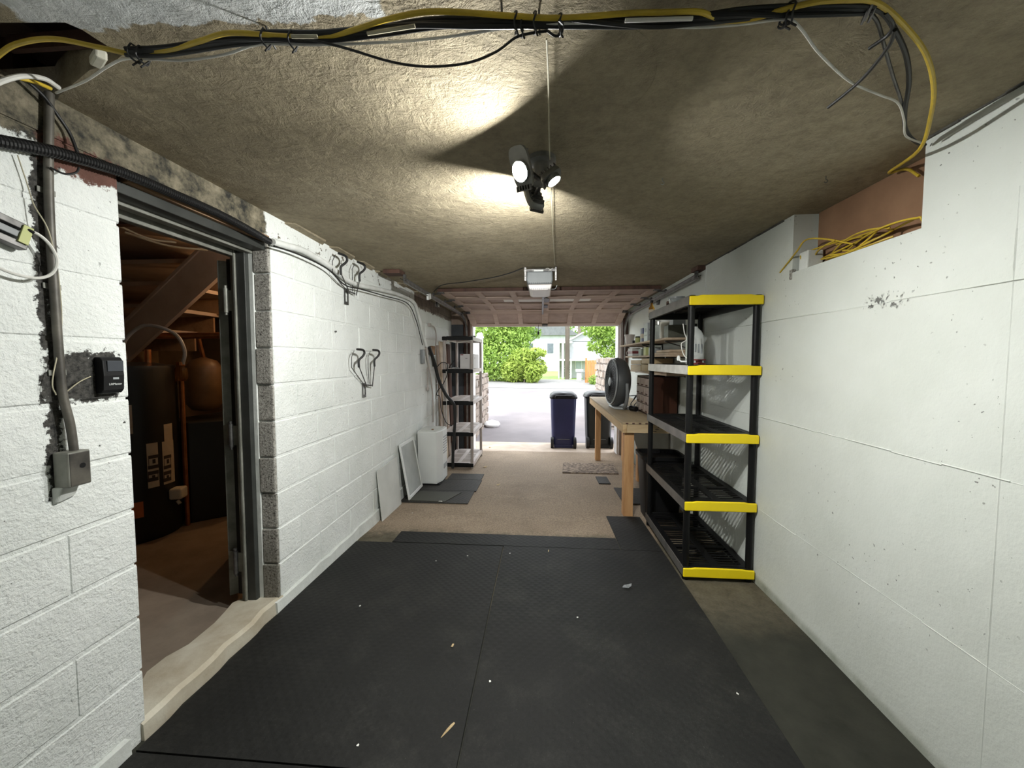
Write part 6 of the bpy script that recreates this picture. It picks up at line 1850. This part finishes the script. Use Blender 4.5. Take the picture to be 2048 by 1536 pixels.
stone_wall('low stone wall left of the driveway topped by a white post', -1.75, -1.28, 7.35, 9.4, 1.08, 5, 'r')
stone_wall('stone wall right of the driveway behind the fan', 1.47, 2.1, 8.6, 10.6, 1.47, 6, 'l')
vf = thing('vinyl_fence', 'white vinyl fence post with panels above the left stone wall', 'fence', (-1.45, 9.0, 1.06))
MB().box(-1.50, -1.37, 8.95, 9.08, 1.082, 1.90).build('post', M['vinyl'], vf, bevel=0.006)
MB().lathe([(0.095, 0.0), (0.095, 0.03), (0.07, 0.05), (0.075, 0.09), (0.05, 0.12), (0.01, 0.13)], (-1.435, 9.015, 1.90), 16).build('post_cap', M['vinyl'], vf, smooth=True)
for k in range(5):
    y0 = 8.93 - 0.30 * (k + 1)
    MB().box(-1.46, -1.42, y0 + 0.01, y0 + 0.30, 1.10, 1.80).build('panel', M['vinyl'], vf, bevel=0.003)
tag(MB().lathe([(0.16, 0.0), (0.19, 0.05), (0.15, 0.11), (0.05, 0.14)], (-1.12, 8.75, gz(8.75) - 0.003), 14).build('boulder', M['vinyl'], smooth=True), 'round white boulder at the end of the left stone wall', 'stone')


# foliage
def leaves(rr, blobs, n, size, jitter=0.35):
    """leaf blades scattered through ellipsoids (cx,cy,cz,rx,ry,rz)"""
    mb = MB()
    tot = sum(b[3] * b[5] for b in blobs)
    vs_, fs = [], []
    for bl in blobs:
        k = int(n * bl[3] * bl[5] / tot)
        for _ in range(k):
            while True:
                u, v, w = rr.uniform(-1, 1), rr.uniform(-1, 1), rr.uniform(-1, 1)
                d = u * u + v * v + w * w
                if 0.25 < d < 1 or (d < 1 and rr.random() < 0.25): break
            c = Vector((bl[0] + u * bl[3], bl[1] + v * bl[4], bl[2] + w * bl[5]))
            nrm = (Vector((u, v, w)) + Vector((rr.uniform(-1, 1), rr.uniform(-1, 1), rr.uniform(-0.4, 1.2))) * 0.9).normalized()
            t = nrm.cross(Vector((rr.uniform(-1, 1), rr.uniform(-1, 1), rr.uniform(-1, 1))))
            if t.length < 1e-3: continue
            t.normalize()
            b_ = nrm.cross(t)
            s = size * rr.uniform(0.6, 1.3)
            o = len(vs_)
            vs_ += [c - t * s, c + b_ * s * 0.42 - nrm * s * 0.1, c + t * s, c - b_ * s * 0.42 - nrm * s * 0.1]
            fs.append((o, o + 1, o + 2, o + 3))
    mb.v = vs_
    mb.f = fs
    mb.mi = [0] * len(fs)
    return mb


def plant(name, label, cat, base, blobs, n, size, m, trunk=None, seed=1, group=None):
    rr = random.Random(seed)
    t = thing(name, label, cat, base, group)
    leaves(rr, blobs, n, size).build('foliage', m, t, kind='stuff')
    if trunk:
        for tp, r0, r1 in trunk:
            k = len(tp)
            pts = spl(tp, 4)
            MB().tube(pts, [r0 + (r1 - r0) * i / (len(pts) - 1) for i in range(len(pts))], 8).build('trunk', M['bark'], t, smooth=True)
    return t


g20 = 0.13
plant('shrub', 'large bright green shrub mass across the road on the left', 'shrub', (-2.6, 21.5, g20),
      [(-3.6, 22, 1.6, 1.8, 1.2, 1.5), (-2.3, 21.6, 1.2, 1.6, 1.1, 1.15), (-3.4, 22.4, 3.2, 1.8, 1.2, 1.6), (-1.2, 21.3, 0.9, 1.1, 0.9, 0.85), (-2.0, 22.3, 2.6, 1.3, 1.0, 1.2), (-0.7, 21.2, 0.5, 0.7, 0.7, 0.5), (-1.3, 22.4, 2.4, 0.9, 0.8, 0.8), (-1.5, 22.8, 3.6, 1.2, 0.9, 0.9)], 17000, 0.10, M['leaf_a'],
      [([(-2.6, 21.8, 0.1), (-2.6, 21.8, 1.2), (-2.3, 21.9, 2.6)], 0.07, 0.03)], 1)
plant('shrub', 'yellow green arching shrub at the right end of the left shrubs', 'shrub', (-0.9, 20.6, g20),
      [(-0.95, 20.7, 1.35, 0.85, 0.7, 0.7), (-0.45, 20.5, 0.75, 0.55, 0.6, 0.65), (-1.5, 20.8, 0.8, 0.7, 0.6, 0.7), (-0.25, 20.5, 1.75, 0.55, 0.5, 0.30), (-0.15, 20.6, 1.0, 0.5, 0.5, 0.45)], 5000, 0.10, M['leaf_c'],
      [([(-0.9, 20.6, 0.1), (-0.8, 20.6, 0.7), (-0.5, 20.6, 1.4)], 0.04, 0.015)], 2)
plant('tree', 'spreading dark conifer branches above the left shrubs', 'tree', (-1.7, 25.5, g20),
      [(-1.4, 25.5, 3.1, 1.5, 0.8, 0.55), (-0.5, 25.4, 3.9, 1.3, 0.7, 0.35), (-2.2, 25.6, 4.6, 2.2, 1.0, 1.2)], 5200, 0.12, M['leaf_b'],
      [([(-1.9, 25.6, 0.1), (-1.9, 25.6, 2.5), (-1.8, 25.6, 5.2)], 0.16, 0.08), ([(-1.9, 25.6, 2.0), (-1.0, 25.5, 2.9), (0.2, 25.4, 4.3)], 0.06, 0.03), ([(-1.9, 25.6, 2.6), (-0.9, 25.5, 3.6), (0.0, 25.4, 4.6)], 0.05, 0.02)], 3)
plant('tree', 'leafy green tree over the cedar fence on the right', 'tree', (4.2, 21.6, g20),
      [(4.3, 21.6, 2.7, 1.5, 1.1, 0.9), (3.1, 21.3, 3.1, 1.0, 0.9, 0.65), (5.4, 21.8, 2.3, 1.3, 1.0, 1.2), (3.0, 21.3, 2.2, 0.55, 0.5, 0.45), (4.0, 21.4, 1.75, 0.9, 0.8, 0.45), (4.8, 21.8, 4.0, 2.2, 1.0, 0.8), (3.4, 21.5, 4.2, 1.6, 0.9, 0.55)], 8500, 0.11, M['leaf_a'],
      [([(4.9, 21.7, 0.1), (4.7, 21.7, 1.5), (4.3, 21.6, 3.2)], 0.10, 0.05)], 4)
plant('shrub', 'low green shrubs at the foot of the cedar fence', 'shrub', (3.7, 19.7, g20),
      [(3.0, 19.7, 0.36, 0.7, 0.5, 0.32), (4.0, 19.7, 0.38, 0.8, 0.5, 0.36), (4.9, 19.6, 0.42, 0.8, 0.5, 0.38)], 2400, 0.075, M['leaf_b'], None, 5)
plant('tree', 'distant tree crown behind the far grey house', 'tree', (6.5, 52, g20),
      [(6.5, 52, 7.5, 6.5, 3, 5.0), (14, 52, 6.0, 6, 3, 5.0), (-3, 54, 6.5, 5, 3, 5), (-12, 52, 6.5, 7, 3, 6)], 9000, 0.34, M['leaf_b'],
      [([(6.5, 52, 0.1), (6.5, 52, 6)], 0.4, 0.2)], 6)
tag(MB().cyl((1.62, 24.0, g20), (1.62, 24.0, 7.5), 0.15, 0.13, 16).build('utility_pole', M['bark'], smooth=True), 'wooden utility pole beside the white house', 'pole')
tag(MB().cyl((3.1, 31.6, g20), (3.2, 31.6, 9.5), 0.22, 0.16, 14).build('bare_tree', M['bark'], smooth=True), 'dark bare tree trunk right of the utility pole', 'trunk')

# white house across the road
ho = thing('house', 'small white house with porch and steps across the road', 'house', (2.9, 27, g20))
MB().box(1.95, 5.2, 26.6, 30.6, g20, 2.65).build('wall', M['siding'], ho)
MB().prism([(1.85, 2.62), (3.0, 3.25), (5.4, 2.62)], 'y', 26.6, 30.6).build('gable', M['siding'], ho)
rf = MB()
rf.hexa([(1.65, 26.4, 2.52), (3.0, 26.4, 3.27), (3.0, 30.8, 3.27), (1.65, 30.8, 2.52)], [(1.65, 26.4, 2.62), (3.0, 26.4, 3.37), (3.0, 30.8, 3.37), (1.65, 30.8, 2.62)])
rf.hexa([(3.0, 26.4, 3.27), (5.6, 26.4, 2.52), (5.6, 30.8, 2.52), (3.0, 30.8, 3.27)], [(3.0, 26.4, 3.37), (5.6, 26.4, 2.62), (5.6, 30.8, 2.62), (3.0, 30.8, 3.37)])
rf.build('roof', M['vinyl'], ho)
dw = MB().box(2.35, 2.78, 26.57, 26.62, 0.72, 1.32).build('window', M['vinyl'], ho)
MB().box(2.38, 2.75, 26.56, 26.575, 0.76, 1.28).build('pane', pm('grey_pane', (0.40, 0.45, 0.50), (0.35, 0.40, 0.44), 3, 0.2), dw)
MB().box(1.1, 3.3, 25.8, 26.6, 1.30, 1.42).build('porch_deck', M['vinyl'], ho)
for x in (1.15, 1.38, 1.95):
    MB().box(x, x + (0.14 if x == 1.38 else 0.08), 25.82, 25.94, g20, 2.55 if x < 1.9 else 1.35).build('porch_post', M['vinyl'], ho)
MB().box(1.1, 2.05, 25.8, 26.6, 2.50, 2.62).build('porch_roof', M['vinyl'], ho)
for k in range(6):
    MB().box(1.58, 1.92, 25.5 + 0.09 * k, 25.6 + 0.09 * k, g20 + 0.16 * k, g20 + 0.16 * k + 0.05).build('step', M['vinyl'], ho)
for k in range(5):
    MB().box(1.60 + 0.07 * k, 1.62 + 0.07 * k, 25.82, 25.84, 1.42, 2.45).build('baluster', M['vinyl'], ho)
MB().box(1.20, 1.94, 26.55, 26.60, 0.2, 2.5).build('porch_shadow_panel', pm('shaded_porch', (0.20, 0.22, 0.17), (0.14, 0.16, 0.12), 3, 0.8), ho)  # dark panel added for the shade inside the porch
tag(MB().box(2.62, 3.05, 24.2, 24.6, 0.135, 0.66).build('small_bin', M['grey_pl'], bevel=0.03), 'small grey bin in front of the white house', 'bin')
mbx_ = thing('letter_box', 'white letterbox post in front of the white house', 'letterbox', (2.3, 22.3, g20))
MB().box(2.05, 2.30, 22.2, 22.35, g20, 0.66).build('post', M['vinyl'], mbx_, bevel=0.01)
MB().box(1.98, 2.42, 22.1, 22.45, 0.66, 0.84).build('box', M['grey_lt'], mbx_, bevel=0.03)
# far grey house
hf = thing('house', 'distant grey roofed house seen between the trees', 'house', (1.0, 42, g20))
MB().box(-3.0, 3.6, 42, 48, g20, 4.2).build('wall', M['siding'], hf)
MB().prism([(-3.5, 4.0), (0.3, 6.3), (4.1, 4.0)], 'y', 41.6, 48.4).build('roof', M['roof'], hf)
for x in (-1.6, 0.6, 2.3):
    w_ = MB().box(x, x + 0.8, 41.95, 42.02, 2.0, 3.2).build('window', M['vinyl'], hf)
    MB().box(x + 0.06, x + 0.74, 41.93, 41.96, 2.06, 3.14).build('pane', M['pane'], w_)
# cedar fence
cf = thing('cedar_fence', 'warm cedar board fence right of the white house', 'fence', (4.1, 20.6, g20))
x = 2.38
k = 0
while x < 6.2:
    w = 0.145
    h = 1.38 + (0.05 if k > 5 else -0.02)
    MB().box(x, x + w - 0.012, 20.60 - (0.03 if k > 5 else 0), 20.625 - (0.03 if k > 5 else 0), g20, h).build('plank', M['cedar'], cf)
    x += w
    k += 1
for xx in (2.34, 3.24, 4.2, 5.2):
    MB().box(xx, xx + 0.10, 20.63, 20.73, g20, 1.48).build('post', M['cedar'], cf)
for zz in (0.35, 1.15):
    MB().box(2.36, 6.2, 20.63, 20.67, zz, zz + 0.09).build('rail', M['cedar'], cf)
